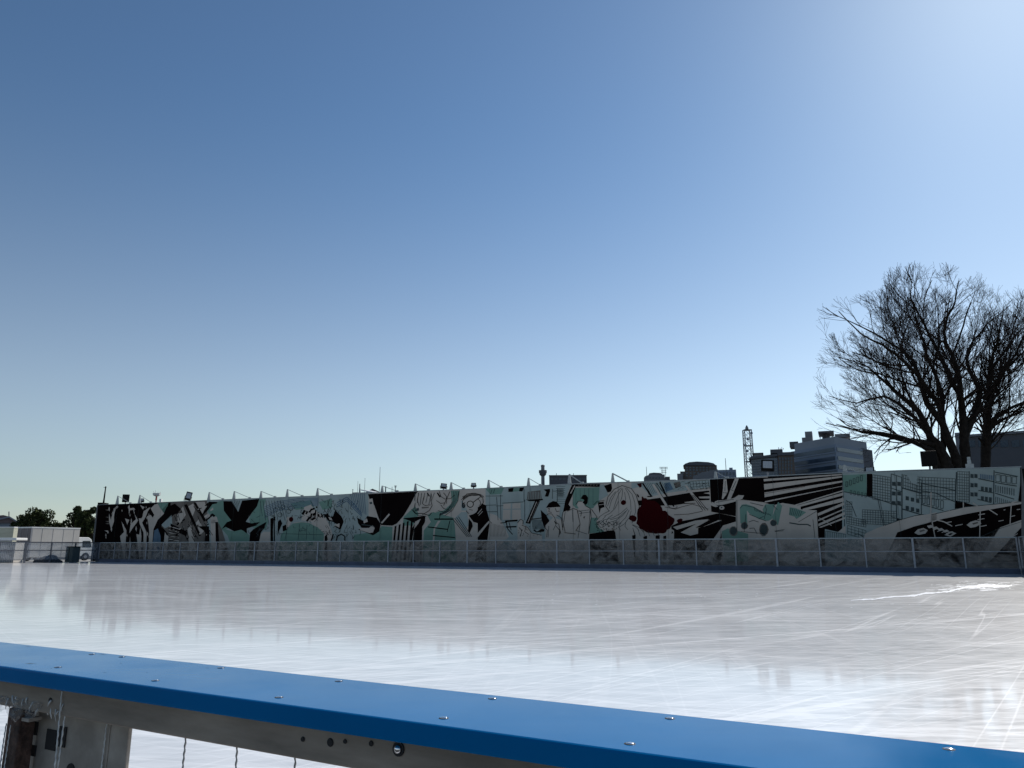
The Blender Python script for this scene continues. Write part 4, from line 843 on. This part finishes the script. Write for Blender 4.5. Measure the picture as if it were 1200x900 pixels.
# ------------------------------------------------------------------ vehicles at left
def truck():
    Y0=84; P=at(34.5,640,Y0); P.z=0; th=R(62)
    u=Vector((math.cos(th),math.sin(th),0)); v=Vector((-math.sin(th),math.cos(th),0))       # u forward, v towards its left
    r_=empty('box_truck',P,'white box truck with dark rear doors parked beyond the left fence','truck')
    ztop=at(34.5,617.6,Y0).z
    wdt=(at(36.5,640,Y0)-P).length
    Wd=2.6; Lb=5.5; zb=.42
    def bx(name,m,a0,a1,b0,b1,z0,z1,par=r_,bev=0):
        c=P+u*(a0+a1)/2+v*(b0+b1)/2+Vector((0,0,(z0+z1)/2)); return MB().box(c,(a1-a0,b1-b0,z1-z0),th).build(name,m,par,bevel=bev)
    bx('cargo_box',M['offwhite'],0,Lb,0,Wd,zb,ztop)
    bx('roof_edge',M['whitepaint'],-.03,Lb+.03,-.03,Wd+.03,ztop-.1,ztop+.03)
    for k in range(2): 
        d=bx('rear_door',M['brownmetal'],-.05,-.005,.08+k*1.23,.08+k*1.23+1.2,zb+.12,ztop-.12)
        bx('lock_bar',M['steel'],-.08,-.055,.6+k*1.25,.64+k*1.25,zb+.15,ztop-.15,d)
    for k in range(1,5): bx('panel_seam',M['con'],k*1.2-.012,k*1.2+.012,-.012,-.002,zb+.05,ztop-.12)
    bx('corner_post',M['steel'],-.03,.14,-.02,.05,zb,ztop-.1); bx('chassis',M['darksteel'],.1,Lb+2,.5,Wd-.5,.55,.93)
    cabp=[(Lb+.1,.5),(Lb+2.0,.5),(Lb+2.05,1.35),(Lb+1.65,2.4),(Lb+1.3,2.65),(Lb+.1,2.65)]
    o=MB().prism([P+u*a+v*.15+Vector((0,0,z)) for a,z in cabp],v*2.2).build('cab',M['whitepaint'],r_,bevel=.05); fixn(o)
    o=MB().prism([P+u*a+v*.135+Vector((0,0,z)) for a,z in [(Lb+.6,1.5),(Lb+1.75,1.5),(Lb+1.5,2.25),(Lb+.6,2.25)]],v*.012).build('side_window',M['glass'],r_)
    o=MB().prism([P+u*(Lb+a)+v*.35+Vector((0,0,z)) for a,z in [(2.06,1.42),(1.72,2.27),(1.70,2.26),(2.03,1.42)]],v*1.8).build('windscreen',M['glass'],r_); fixn(o)
    for a in (1.2,Lb+1.1):
        for b_ in (.12,Wd-.4):
            c=P+u*a+v*b_+Vector((0,0,.45)); w_=MB().tube([c,c+v*.28],.45,18).build('wheel',M['rubber'],r_); MB().tube([c-v*.01,c+v*.02],.2,12).build('rim',M['steel'],w_)
    bx('bumper',M['darksteel'],-.1,.02,.2,Wd-.2,.5,.68)
truck()
def trailer():
    Y0=92; a=at(-22,618,Y0); b_=at(16.5,618,Y0); h=a.z
    r_=empty('parked_trailer',(a.x,Y0,0),'pale yellowish striped trailer side left of the truck','trailer')
    L=b_.x-a.x
    MB().box(((a.x+b_.x)/2,Y0+1.2,(h+.8)/2),(L,2.4,h-.8)).build('body',M['stripe'],r_)
    MB().box(((a.x+b_.x)/2,Y0+1.2,h+.02),(L+.1,2.5,.1)).build('roof_edge',M['whitepaint'],r_)
    MB().box(((a.x+b_.x)/2,Y0-.01,h*.62),(L*.98,.02,.28)).build('blue_stripe',mat('faded_blue',(.25,.28,.42),.6),r_)
    for k in range(3): 
        c=Vector((a.x+.8+k*1.4,Y0+.1,.42)); w_=MB().tube([c,c+Vector((0,.25,0))],.42,16).build('wheel',M['rubber'],r_)
trailer()
def cart():
    Y0=76; a=at(-12,631.5,Y0); b_=at(19.5,631.5,Y0); r_=empty('white_stall',(b_.x-1.3,Y0,0),'low pale slatted stall with a white flat roof at the left edge behind the fence','stall')
    L=b_.x-a.x; zt=a.z
    MB().box((a.x+L/2,Y0+.85,zt/2-.15),(L*.9,1.4,zt-.32)).build('body',M['offwhite'],r_)
    MB().box((a.x+L/2,Y0+.85,zt-.02),(L,1.8,.26)).build('roof',M['whitepaint'],r_,bevel=.05)
    for k in range(14): MB().box((a.x+L*.07+k*L*.066,Y0+.13,zt/2-.15),(.05,.04,zt-.34)).build('slat',M['con'],r_)
cart()
# bin and heap between truck and fence
c=onz(84.5,655.5); c=at(84.5,655,78); c.z=-.016
r_=empty('cabinet',c,'dark green equipment cabinet behind the fence at the left corner of the rink','cabinet')
MB().box(c+Vector((0,0,.78)),(1.15,.8,1.5),ANG).build('body',M['green_bin'],r_,bevel=.03); MB().box(c+Vector((0,0,1.56)),(1.25,.9,.06),ANG).build('lid',M['black'],r_)
MB().box(c+Vector((0,0,.8))-nW*.41,(.03,.02,1.3),ANG).build('door_seam',M['black'],r_)
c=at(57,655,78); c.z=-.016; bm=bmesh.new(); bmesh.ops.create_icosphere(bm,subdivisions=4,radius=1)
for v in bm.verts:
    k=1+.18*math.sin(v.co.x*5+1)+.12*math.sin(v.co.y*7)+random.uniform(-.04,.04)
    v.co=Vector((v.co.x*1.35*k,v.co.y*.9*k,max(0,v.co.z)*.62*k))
me=bpy.data.meshes.new('shaded_snow_heap'); bm.to_mesh(me); bm.free(); o=bpy.data.objects.new('shaded_snow_heap',me); COL.objects.link(o); o.location=c; me.materials.append(M['snowd'])
props(o,'low snowy heap with shade painted into its colour on the ground behind the left fence near the cabinet','heap')
# ------------------------------------------------------------------ evergreen trees
def evergreen(px,ytop,pxw,Y,label,seed,nl=9000):
    rs=np.random.RandomState(seed); s_=Y/F; top=at(px,ytop,Y); H=top.z; Rr=pxw*s_/2
    r_=empty('round_tree',(top.x,Y,0),label,'tree','evergreens beyond the truck')
    t=MB(); t.tube([(top.x,Y,0),(top.x+.1,Y,H*.35),(top.x-.1,Y,H*.7)],[.35,.25,.1],8)
    for k in range(8):
        a=k*.8; t.tube([(top.x,Y,H*.3),(top.x+math.cos(a)*Rr*.4,Y+math.sin(a)*Rr*.4,H*.55),(top.x+math.cos(a)*Rr*.75,Y+math.sin(a)*Rr*.75,H*(.6+.03*k))],[.14,.1,.03],5)
    t.build('trunk',M['bark'],r_)
    cz=H*.56; ry=H-cz
    cl=[]
    for k in range(46):
        d=rs.normal(size=3); d/=np.linalg.norm(d); rad=rs.uniform(.35,.86)
        cl.append((np.array([top.x+d[0]*Rr*rad,Y+d[1]*Rr*rad,cz+d[2]*ry*rad]),rs.uniform(.2,.34)*Rr))
    m=MB()
    for i in range(nl):
        c,q=cl[rs.randint(len(cl))]; d=rs.normal(size=3); d/=np.linalg.norm(d); p=c+d*q*rs.uniform(.5,1.05)**.6
        a=rs.normal(size=3); a/=np.linalg.norm(a); b_=np.cross(a,rs.normal(size=3)); b_/=np.linalg.norm(b_); sz=rs.uniform(.12,.26)
        m.add([p-a*sz,p+b_*sz*.6,p+a*sz,p-b_*sz*.6],[(0,1,2,3)])
    m.build('crown',M['leaf'],r_)
evergreen(46,591,44,130,'full round dark evergreen behind the truck box',3)
evergreen(24,603,26,128,'small low dark evergreen left of the full round one',4,4000)
evergreen(92,592,26,125,'dark evergreen with a ragged top close behind the truck cab',5,6000)
evergreen(108,593,30,118,'dark evergreen half hidden by the left end of the painted wall',6,8000)
evergreen(72,608,26,132,'low dark shrub between the two evergreens',8,4000)
# ------------------------------------------------------------------ bare zelkova trees (space colonisation)
def zelkova(stems, outline, Yc, depthR, label, seed, ctr, name='bare_tree', SR=.34, thin=0):
    outline=[(ctr[0]+(x-ctr[0])*1.05,ctr[1]+(y-ctr[1])*1.03) for x,y in outline]
    rs=np.random.RandomState(seed)
    def rnd(a,b): return a+(b-a)*rs.rand()
    def inside(x,y):
        c=False; j=len(outline)-1
        for i in range(len(outline)):
            xi,yi=outline[i]; xj,yj=outline[j]
            if (yi>y)!=(yj>y) and x<(xj-xi)*(y-yi)/(yj-yi)+xi: c=not c
            j=i
        return c
    def proj(p):
        v=p-CAM; f=v.y*cp+v.z*sp; return 600+F*v.x/f, 450-F*(v.z*cp-v.y*sp)/f
    base=at(stems[0][0][0],648,Yc); base.z=0
    r_=empty(name,base,label,'tree','bare trees behind the wall')
    big=MB(); small=MB(); cnt=[0]
    hub=at(ctr[0],560,Yc)
    wmax=(max(o[0] for o in outline)-min(o[0] for o in outline))/2; hmax=(max(o[1] for o in outline)-min(o[1] for o in outline))/2
    jj=[0,0]
    def ok(p):
        x,y=proj(p)
        if not inside(x+jj[0],y+jj[1]): return False
        rr=min(1,math.hypot((x-ctr[0])/wmax,(y-ctr[1])/hmax)); return abs(p.y-Yc)<depthR*math.sqrt(max(.08,1-rr*rr))+1.2
    def side(d,ang):
        ax=d.cross(Vector(rs.normal(size=3))).normalized(); q=d.copy(); q.rotate(Matrix.Rotation(ang,3,ax)); return q
    SEG=[.9,.75,.6,.45,.34]
    def grow(p,d,L,rad,lev):
        seg=SEG[min(lev,4)]*SCL*.8; n=max(2,int(L/seg)); pts=[p.copy()]; rads=[rad]; q=p.copy(); dd=d.copy(); kids=[]
        bend=Vector(rs.normal(size=3))*.035; jit=(rnd(-7,7),rnd(-7,7))
        for i in range(n):
            out=(q-hub); out.normalize()
            dd=(dd+bend+out*.11+Vector((0,0,.010))+Vector(rs.normal(size=3))*(.055+.02*lev)).normalized()
            q=q+dd*seg
            jj[0],jj[1]=jit
            if not ok(q):
                if lev<=1 and i<2: return
                break
            f=(i+1)/n; pts.append(q.copy()); rads.append(max(.013,rad*(1-.72*f)))
            if f>.12 and i<n: kids.append((q.copy(),dd.copy(),f,rads[-1]))
        if len(pts)<2: return
        tgt=big if rad>.06*SCL else small
        tgt.tube(pts,rads,6 if rad>.06*SCL else (4 if rad>.03 else 3),cap=False); cnt[0]+=1
        if lev>=5: return
        prob=[.6,.62,.58,.54,.32,.3][lev]
        for (k,kd,f,kr) in kids:
            if rs.rand()>prob: continue
            ang=R(rnd(24,46)); nd=side(kd,ang)
            nL=L*(1-f*.55)*rnd(.42,.66)
            if nL<.55: nL=rnd(.45,.8)
            grow(k,nd,nL,max(.012,min(kr*.72,rad*.6)),lev+1)
        # terminal fan
        for _ in range(2 if lev<5 else 0):
            grow(pts[-1],side(dd,R(rnd(8,26))),max(.5,L*rnd(.22,.4)),rads[-1]*.85,max(lev+1,3))
    for si,st in enumerate(stems):
        SRR=SR*(.5 if si<thin else 1.0)
        P=[Vector((base.x,base.y,0))]+[at(px,py,Yc+dy) for px,py,dy in st]
        # smooth subdivision (Catmull-Rom)
        pts=[]; rads=[]; m=len(P)
        for i in range(m-1):
            p0=P[max(i-1,0)];p1=P[i];p2=P[i+1];p3=P[min(i+2,m-1)]; k=max(2,int((p2-p1).length/(.9*SCL)))
            for j in range(k):
                t=j/k; v=.5*((2*p1)+(-p0+p2)*t+(2*p0-5*p1+4*p2-p3)*t*t+(-p0+3*p1-3*p2+p3)*t**3)
                g=max(0,(i-1+t)/max(1,m-2)) if i>0 else 0
                pts.append(v+Vector(rs.normal(size=3))*.05); rads.append(SCL*(SRR*(1-g)**1.35+.026))
        pts.append(P[-1]); rads.append(SCL*.028)
        big.tube(pts,rads,9,cap=False)
        for i in range(2,len(pts)):
            g=i/len(pts); x,y=proj(pts[i])
            if y>535: continue
            kd=(pts[i]-pts[i-1]).normalized()
            for _ in range(1):
                if rs.rand()<(.34 if g<.45 else .97):
                    grow(pts[i],side(kd,R(rnd(28,55))),rnd(3.4,7.8)*SCL*(1.05-.15*g),min(rads[i]*.55,.10*SCL*rnd(.5,1)),1)
        for _ in range(3): grow(pts[-1],side((pts[-1]-pts[-3]).normalized(),R(rnd(8,24))),rnd(2,3.5)*SCL,SCL*.028,2)
    print(name,'branches',cnt[0],'faces',len(big.f),len(small.f))
    big.build('trunk',M['bark'],r_,smooth=True); small.build('crown',M['twig'],r_)
Z=lambda pts: [(950+x/3.333,290+y/3.333,dy*1.4) for x,y,dy in pts]
YT=84; SCL=1.5
Z2=lambda pts: [(938+x/3.35,293+y/3.35,dy*1.4) for x,y,dy in pts]
stA=[Z2([(540,840,0),(480,770,-1),(360,722,-2.4),(240,712,-3.4),(100,680,-4.2)]),
     Z2([(520,790,0),(440,650,1.2),(330,575,2.6),(220,600,3.6),(110,572,4.4)]),
     Z2([(560,860,0),(440,755,2),(350,745,3),(290,800,3.6)]),
     Z2([(560,700,1),(480,520,-3),(360,400,-5),(240,330,-6),(150,240,-6.6)]),
     Z([(540,900,0),(525,840,0),(470,740,-.5),(420,640,-1),(375,560,-1.5),(352,480,-2)]),
     Z([(575,900,.6),(550,780,.6),(515,690,.3),(455,610,-.2),(430,530,-.4),(395,440,-.8),(300,365,-1.2),(200,310,-1.5),(110,270,-1.8)]),
     Z([(575,900,.6),(550,780,.6),(515,690,.3),(508,560,1.5),(460,440,2.2),(420,300,2.6),(390,190,3)]),
     Z([(600,900,1.2),(598,740,1.2),(590,600,1.4),(560,540,1.2),(500,410,1),(440,300,.6),(395,200,.4),(395,140,.4)]),
     Z([(600,900,1.2),(598,740,1.2),(640,650,1.8),(660,560,2.2),(622,490,2.4),(615,400,2.8),(690,300,3),(780,225,3)]),
     Z([(590,600,1.4),(560,540,1.2),(500,410,1),(500,330,-.6),(560,220,-1.4),(580,120,-1.6)])[:0] or Z([(600,900,1.2),(598,740,1.2),(592,640,1.4),(570,470,-1),(520,330,-1.8),(560,220,-2.4),(580,130,-2.6)]),
     Z([(540,900,0),(500,780,0),(400,760,-1),(300,735,-2),(200,720,-3),(100,690,-3.4)]),
     Z([(420,640,-1),(330,600,-2),(200,590,-3),(90,580,-3.6)])[:0] or Z([(525,840,0),(470,740,-.5),(420,640,-1),(330,560,-2.4),(220,470,-3.4),(110,430,-4)]),
     ]
outA=[(957,502),(960,470),(962,440),(968,405),(966,375),(972,355),(990,350),(1003,352),(1020,348),(1036,345),(1038,328),(1052,318),(1075,314),(1092,320),(1105,312),(1125,310),(1140,322),(1152,338),(1168,352),(1180,380),(1180,450),(1172,505),(1150,540),(1095,545),(1060,535),(1040,520),(1040,548),(1012,546),(1010,515),(990,508),(975,506)]
zelkova(stA,outA,YT,8.5,'large spreading bare tree with several dark trunks rising behind the wall',11,(1085,450),thin=4)
stB=[Z2([(735,860,0),(745,700,1),(860,640,2.4),(1000,600,3.4)]),Z2([(735,860,0),(740,520,1),(800,400,3),(880,300,4.6),(980,260,5.4)]),
     Z2([(735,860,0),(740,500,-1),(780,330,-3),(800,220,-3.6)]),Z([(682,900,0),(690,700,0),(697,580,0),(700,500,0),(722,390,-.6),(700,330,-1.2)]),
     Z([(682,900,0),(690,700,0),(697,580,0),(760,480,1),(840,400,1.6),(930,330,2)]),
     Z([(690,700,0),(760,640,-1),(860,600,-2),(960,560,-3)])[:0] or Z([(682,900,0),(690,720,0),(740,650,-1),(840,600,-2),(960,560,-2.6)]),
     Z([(682,900,0),(692,640,0),(730,520,-2),(800,420,-3),(850,300,-3.4)])]
outB=[(1140,480),(1150,420),(1152,370),(1165,350),(1180,340),(1200,343),(1225,350),(1250,372),(1268,410),(1275,460),(1270,505),(1235,528),(1190,540),(1165,530),(1150,515)]
zelkova(stB,outB,YT+6,7,'bare tree with one upright dark trunk at the right edge of the picture',12,(1205,440),thin=3)
# ------------------------------------------------------------------ wet glint painted as a white streak on the rink, plus shaved ice crumbs
def streak():
    m=MB(); cl=[(997,703.6,.5),(1012,702.5,1.6),(1025,702,1.6),(1040,699.8,1.4),(1060,698.6,1.5),(1072,698,2.4),(1082,695.5,2.2),(1100,694.3,1.5),(1112,693.2,2.2),(1122,690.2,2),(1135,688,3),(1150,686.5,4),(1165,686.5,4),(1178,687,2.2),(1188,685.5,1)]
    pts=[]
    for (a,b_) in zip(cl,cl[1:]):
        for k in range(5):
            t=k/5; pts.append((a[0]+(b_[0]-a[0])*t,a[1]+(b_[1]-a[1])*t+random.uniform(-.25,.25),max(.3,(a[2]+(b_[2]-a[2])*t)*random.uniform(.6,1.2))))
    up=[onz(x,y-w/2,.006) for x,y,w in pts]; dn=[onz(x,y+w/2,.006) for x,y,w in pts]; md=[onz(x,y,.0062) for x,y,w in pts]
    n_=len(pts)
    m.add(up+md+dn,[(i,n_+i,n_+i+1,i+1) for i in range(n_-1)]+[(n_+i,2*n_+i,2*n_+i+1,n_+i+1) for i in range(n_-1)])
    for k in range(150):
        x=random.gauss(1150,24); y=687+random.gauss(0,2.6)+(1150-x)*.03
        if x>1192 or y<679.5: continue
        c=onz(x,y,.006); w=random.uniform(.03,.36); h=random.uniform(.03,.12); q=[c+dW*(w*math.cos(a)*random.uniform(.5,1))+nW*(h*2*math.sin(a)*random.uniform(.5,1)) for a in [j*math.pi/4 for j in range(8)]]
        t=c+Vector((0,0,.002)); m.add(q+[t],[(j,(j+1)%8,8) for j in range(8)])
    for k in range(40):
        x=random.uniform(640,1120); y=random.gauss(698,9)
        if y<682: continue
        c=onz(x,y,.005); w=random.uniform(.01,.05); q=[c+dW*(w*math.cos(a)*random.uniform(.5,1))+nW*(w*math.sin(a)*random.uniform(.5,1)) for a in [j*math.pi/3 for j in range(6)]]
        m.add(q+[c+Vector((0,0,.002))],[(j,(j+1)%6,6) for j in range(6)])
    o=m.build('glint_and_crumbs',M['snow']); props(o,'wet glint painted as a white streak, with crumbs of shaved ice, at the far right of the rink','snow',kind='stuff')
streak()
# ------------------------------------------------------------------ near barrier with the blue cap
def near_barrier():
    dN=(rf1-rf0).normalized(); nN=Vector((-dN.y,dN.x,0)); nN=nN if nN.y>0 else -nN
    q0=onz(0,780,RAILZ); q1=onz(480,846.5,RAILZ); w0=-(q0-rf0).dot(nN); w1=-(q1-rf0).dot(nN); CW=(w0+w1)/2
    print('cap width',w0,w1,'ang',math.degrees(math.atan2(dN.y,dN.x)))
    th=.028; rz=math.atan2(dN.y,dN.x)
    O=rf0-Vector((0,0,RAILZ)); 
    r_=empty('rink_barrier',O,'near rink barrier with a bright blue plastic cap across the bottom of the picture','barrier')
    def Q(t,nn,z): return O+dN*t-nN*nn+Vector((0,0,z))
    MB().box(Q(3,CW/2,RAILZ-th/2),(14,CW,th),rz).build('cap',M['cap'],r_,bevel=.0035)
    fr=CW-.03
    MB().box(Q(3,fr-.02,RAILZ-th-.0255),(14,.04,.051),rz).build('top_rail',M['railmetal'],r_,bevel=.003)
    MB().box(Q(3,.06,RAILZ-th-.0255),(14,.04,.051),rz).build('back_rail',M['railmetal'],r_,bevel=.003)
    MB().box(Q(3,.10,.10),(14,.02,.2),rz).build('kickboard',M['plate'],r_)
    P=CAM
    pl=Q(0,fr,0)
    for px,py in ((108,766.8),(143,769.8),(259,782.7),(397,798.3),(577,818.8),(785,842),(1112,878),(68,782),(182,797.7),(327,817.3),(520,841.7),(738,871.7)):
        c=onz(px,py,RAILZ); 
        s_=MB().tube([c+Vector((0,0,.0001)),c+Vector((0,0,.0005))],[.0068,.0062],16).build('screw',M['hole'],r_)
        h=MB(); h.tube([c+Vector((0,0,.0005)),c+Vector((0,0,.0012)),c+Vector((0,0,.0017))],[.0054,.0044,.0014],12); h.build('screw_head',M['screw'],s_,smooth=True)
    for px,py,a,b_ in ((35,777.3,.011,.0016),(33,757.3,.008,.0012),(120,766.5,.01,.001)):
        c=onz(px,py,RAILZ+.0006); MB().add([c+dN*a*-1+nN*-b_*3,c+dN*a*.2-nN*b_,c+dN*a+nN*b_*4,c+dN*a*.1+nN*b_*1.5],[(0,1,2,3)]).build('scratch',M['hole'],r_)
    for k in range(26):
        t=random.uniform(-1.0,1.1); nn=random.uniform(.012,CW-.012); a_=random.uniform(-.4,.4); L_=random.uniform(.002,.009); w_=random.uniform(.0003,.0008)
        c=Q(t,nn,RAILZ+.0005); d_=dN*math.cos(a_)+nN*math.sin(a_); e_=Vector((-d_.y,d_.x,0))
        MB().add([c-d_*L_,c+e_*w_,c+d_*L_,c-e_*w_],[(0,1,2,3)]).build('scratch',M['nick'],r_)
    for px,py,rr in ((355,866.2,.0034),(387,870,.0055),(404.5,868.8,.003),(435,871.2,.0036),(59,820.3,.004)):
        c=onplane(px,py,Q(0,fr+.0005,0),nN); MB().tube([c,c-nN*.0015],[rr*1.1,rr*.9],12).build('bolt_hole',M['hole'],r_)
    c=onplane(467.5,877.5,Q(0,fr,0),nN); b_=MB().tube([c,c-nN*.002],.0095,16).build('bolt_washer',M['hole'],r_)
    MB().tube([c-nN*.002,c-nN*.005,c-nN*.007],[.0065,.005,.002],12).build('bolt_head',M['screw'],b_,smooth=True)
    # post assembly at left, and further posts
    def tpos(px,nn,py=880): 
        c=onplane(px,py,Q(0,nn,0),nN); return (c-O).dot(dN)
    zt=RAILZ-th-.052
    z=lambda py,nn,px=60: onplane(px,py,Q(0,nn,0),nN).z
    a=tpos(13,fr-.015); b2=tpos(28,fr-.015)
    p=MB().box(Q((a+b2)/2,fr-.015,zt/2),(b2-a,.03,zt),rz).build('post_bar',M['rust'],r_,bevel=.002)
    a1=tpos(40,fr-.04); b1=tpos(126,fr-.04)
    p2=MB().box(Q((a1+b1)/2,fr-.045,zt/2),(b1-a1,.01,zt),rz).build('post_plate',M['plate'],r_,bevel=.001)
    c1=tpos(148,fr-.04); 
    MB().box(Q((b1+c1)/2,fr-.045,zt/2),(c1-b1-.001,.008,zt),rz).build('post_channel',M['frostglass'] if 'frostglass' in M else M['plate'],r_,bevel=.002)
    MB().box(Q((tpos(16,fr-.056)+tpos(60,fr-.056))/2,fr-.056,zt/2),(tpos(60,fr-.056)-tpos(16,fr-.056),.004,zt),rz).build('post_web',M['plate'],r_)
    for (x0,y0,x1,y1) in ((55,854.5,67,879),(70,851,78,875.5),(27,844,45,860),(29,872,43,885)):
        ta=tpos(x0,fr-.04,(y0+y1)/2); tb=tpos(x1,fr-.04,(y0+y1)/2); za=z(y0,fr-.04,(x0+x1)/2); zb=z(y1,fr-.04,(x0+x1)/2)
        MB().box(Q((ta+tb)/2,fr-.0385,(za+zb)/2),(tb-ta,.002,za-zb),rz).build('slot',M['hole'],p2)
    cc=onplane(83,903,Q(0,fr-.04,0),nN); MB().tube([cc+nN*.001,cc-nN*.0015],.0125,24).build('round_hole',M['hole'],p2)
    ta=tpos(14,fr,842); MB().box(Q(tpos(36,fr-.01,842),fr-.012,z(842,fr-.012,36)),(.024,.024,.006),rz).build('clip',M['plate'],r_)
    # frozen drips under the rail by the post
    fz=MB()
    for k in range(26):
        px=random.uniform(2,82); nn=fr+random.uniform(-.008,.004); t=tpos(px,nn,830); L=random.uniform(.004,.024); zz0=zt+.012+random.uniform(-.006,.014); w=random.uniform(.0009,.0022)
        x2=t+random.uniform(-.01,.01)
        fz.tube([Q(t,nn,zz0),Q((t+x2)/2,nn+.002,zz0-L*.5),Q(x2,nn,zz0-L)],[w,w*.8,w*.3],6)
    fm=MB(); nx,nz=34,14
    x0=tpos(-4,fr,835); x1=tpos(50,fr,835); grid_=[]
    for j in range(nz+1):
        for i in range(nx+1):
            u=i/nx; v=j/nz; e=math.sin(u*math.pi)
            grid_.append(Q(x0+(x1-x0)*u+.002*math.sin(v*9+u*4), fr+.0035+.0035*math.sin(u*23+v*7)*math.sin(v*11-u*9)+random.uniform(-.0011,.0011), zt+.020-.030*v*(.45+.75*e+.25*math.sin(u*17))+random.uniform(-.0006,.0006)))
    fm.add(grid_,[(j*(nx+1)+i,j*(nx+1)+i+1,(j+1)*(nx+1)+i+1,(j+1)*(nx+1)+i) for j in range(nz) for i in range(nx)])
    fm.build('plastic_film',M['film'],r_)
    fz.build('frozen_drips',M['frost'],r_,smooth=True)
    # hanging twisted wires
    for px,m_,nn in ((216,'wire',fr-.02),(277,'wire',fr-.02),(346,'wire',fr-.02),(67,'frost',fr+.003),(70.5,'frost',fr-.002),(8,'frost',fr+.0),(3,'frost',fr-.004),(121,'frost',fr-.037)):
        t=tpos(px,nn); pts=[]; rd=[]
        z0=zt+.004 if m_=='wire' else (zt+.045 if px in(67,70.5) else zt-.01-.02*(px<10)); zend=zt-.24
        nseg=110
        for i in range(nseg+1):
            f=i/nseg; zc=z0+(zend-z0)*f; sw=.0016*math.sin(f*5+px)+(-.006*(1-f)**3 if px==67 else 0)
            pts.append(Q(t+sw+.0006*math.sin(i*1.15),nn,zc)); rd.append((.0011+.0008*abs(math.sin(i*.57))) if m_=='wire' else (.0009+.0011*abs(math.sin(i*.5))*(.2+.8*min(1,f*2.2))))
        MB().tube(pts,rd,6).build('twisted_wire' if m_=='wire' else 'icicle_string',M[m_],r_,smooth=True)
    # further posts along the barrier, beyond the frame
    for t in (2.6,5.2,7.8): MB().box(Q(t,fr-.045,zt/2),(.11,.05,zt),rz).build('post_plate',M['plate'],r_)
near_barrier()
# ------------------------------------------------------------------ light
SUN_AZ, SUN_EL = 40.0, 37.0                 # azimuth clockwise from the view direction (+Y)
w=bpy.data.worlds.new('World'); sc.world=w; w.use_nodes=True; nt=w.node_tree
sky=nt.nodes.new('ShaderNodeTexSky'); sky.sky_type='NISHITA'; sky.sun_disc=False
sky.sun_elevation=R(SUN_EL); sky.sun_rotation=R(SUN_AZ); sky.air_density=1.0; sky.dust_density=.30; sky.ozone_density=3.5
bg=nt.nodes['Background']; bg.inputs['Strength'].default_value=.107
def vm(op,src,val):
    n=nt.nodes.new('ShaderNodeVectorMath'); n.operation=op; nt.links.new(src,n.inputs[0]); n.inputs[1].default_value=(val,)*3; return n.outputs[0]
SKG=1.17; PV=5.6
g1=nt.nodes.new('ShaderNodeGamma'); g1.inputs['Gamma'].default_value=SKG
nt.links.new(vm('MULTIPLY',sky.outputs[0],1/PV),g1.inputs['Color'])
c0=vm('MULTIPLY',g1.outputs[0],PV)
tcw=nt.nodes.new('ShaderNodeTexCoord'); sx=nt.nodes.new('ShaderNodeSeparateXYZ'); nt.links.new(tcw.outputs['Generated'],sx.inputs[0])
mrs=nt.nodes.new('ShaderNodeMapRange'); mrs.interpolation_type='SMOOTHSTEP'; mrs.inputs['From Min'].default_value=-.02; mrs.inputs['From Max'].default_value=.55; mrs.inputs['To Min'].default_value=.55; mrs.inputs['To Max'].default_value=.97
nt.links.new(sx.outputs['Z'],mrs.inputs['Value'])
mrv=nt.nodes.new('ShaderNodeMapRange'); mrv.interpolation_type='SMOOTHSTEP'; mrv.inputs['From Min'].default_value=0; mrv.inputs['From Max'].default_value=.22; mrv.inputs['To Min'].default_value=.92; mrv.inputs['To Max'].default_value=1.0
nt.links.new(sx.outputs['Z'],mrv.inputs['Value'])
tn_=nt.nodes.new('ShaderNodeVectorMath'); tn_.operation='MULTIPLY'; nt.links.new(c0,tn_.inputs[0]); tn_.inputs[1].default_value=(.905,1.03,1.0); c0=tn_.outputs[0]
hs=nt.nodes.new('ShaderNodeHueSaturation'); nt.links.new(mrs.outputs[0],hs.inputs['Saturation']); nt.links.new(mrv.outputs[0],hs.inputs['Value']); nt.links.new(c0,hs.inputs['Color'])
nt.links.new(hs.outputs[0],bg.inputs['Color'])
sd=bpy.data.lights.new('sun','SUN'); sd.energy=4.5; sd.angle=R(.53); sd.color=(1,.95,.88)
so=bpy.data.objects.new('sun',sd); COL.objects.link(so)
dv=Vector((math.sin(R(SUN_AZ))*math.cos(R(SUN_EL)),math.cos(R(SUN_AZ))*math.cos(R(SUN_EL)),math.sin(R(SUN_EL))))
so.rotation_euler=dv.to_track_quat('Z','Y').to_euler(); so.location=(0,0,50)
sc.view_settings.view_transform='Standard'; sc.view_settings.look='None'; sc.view_settings.exposure=-.1; sc.view_settings.gamma=1
sc.render.resolution_x=1024; sc.render.resolution_y=768
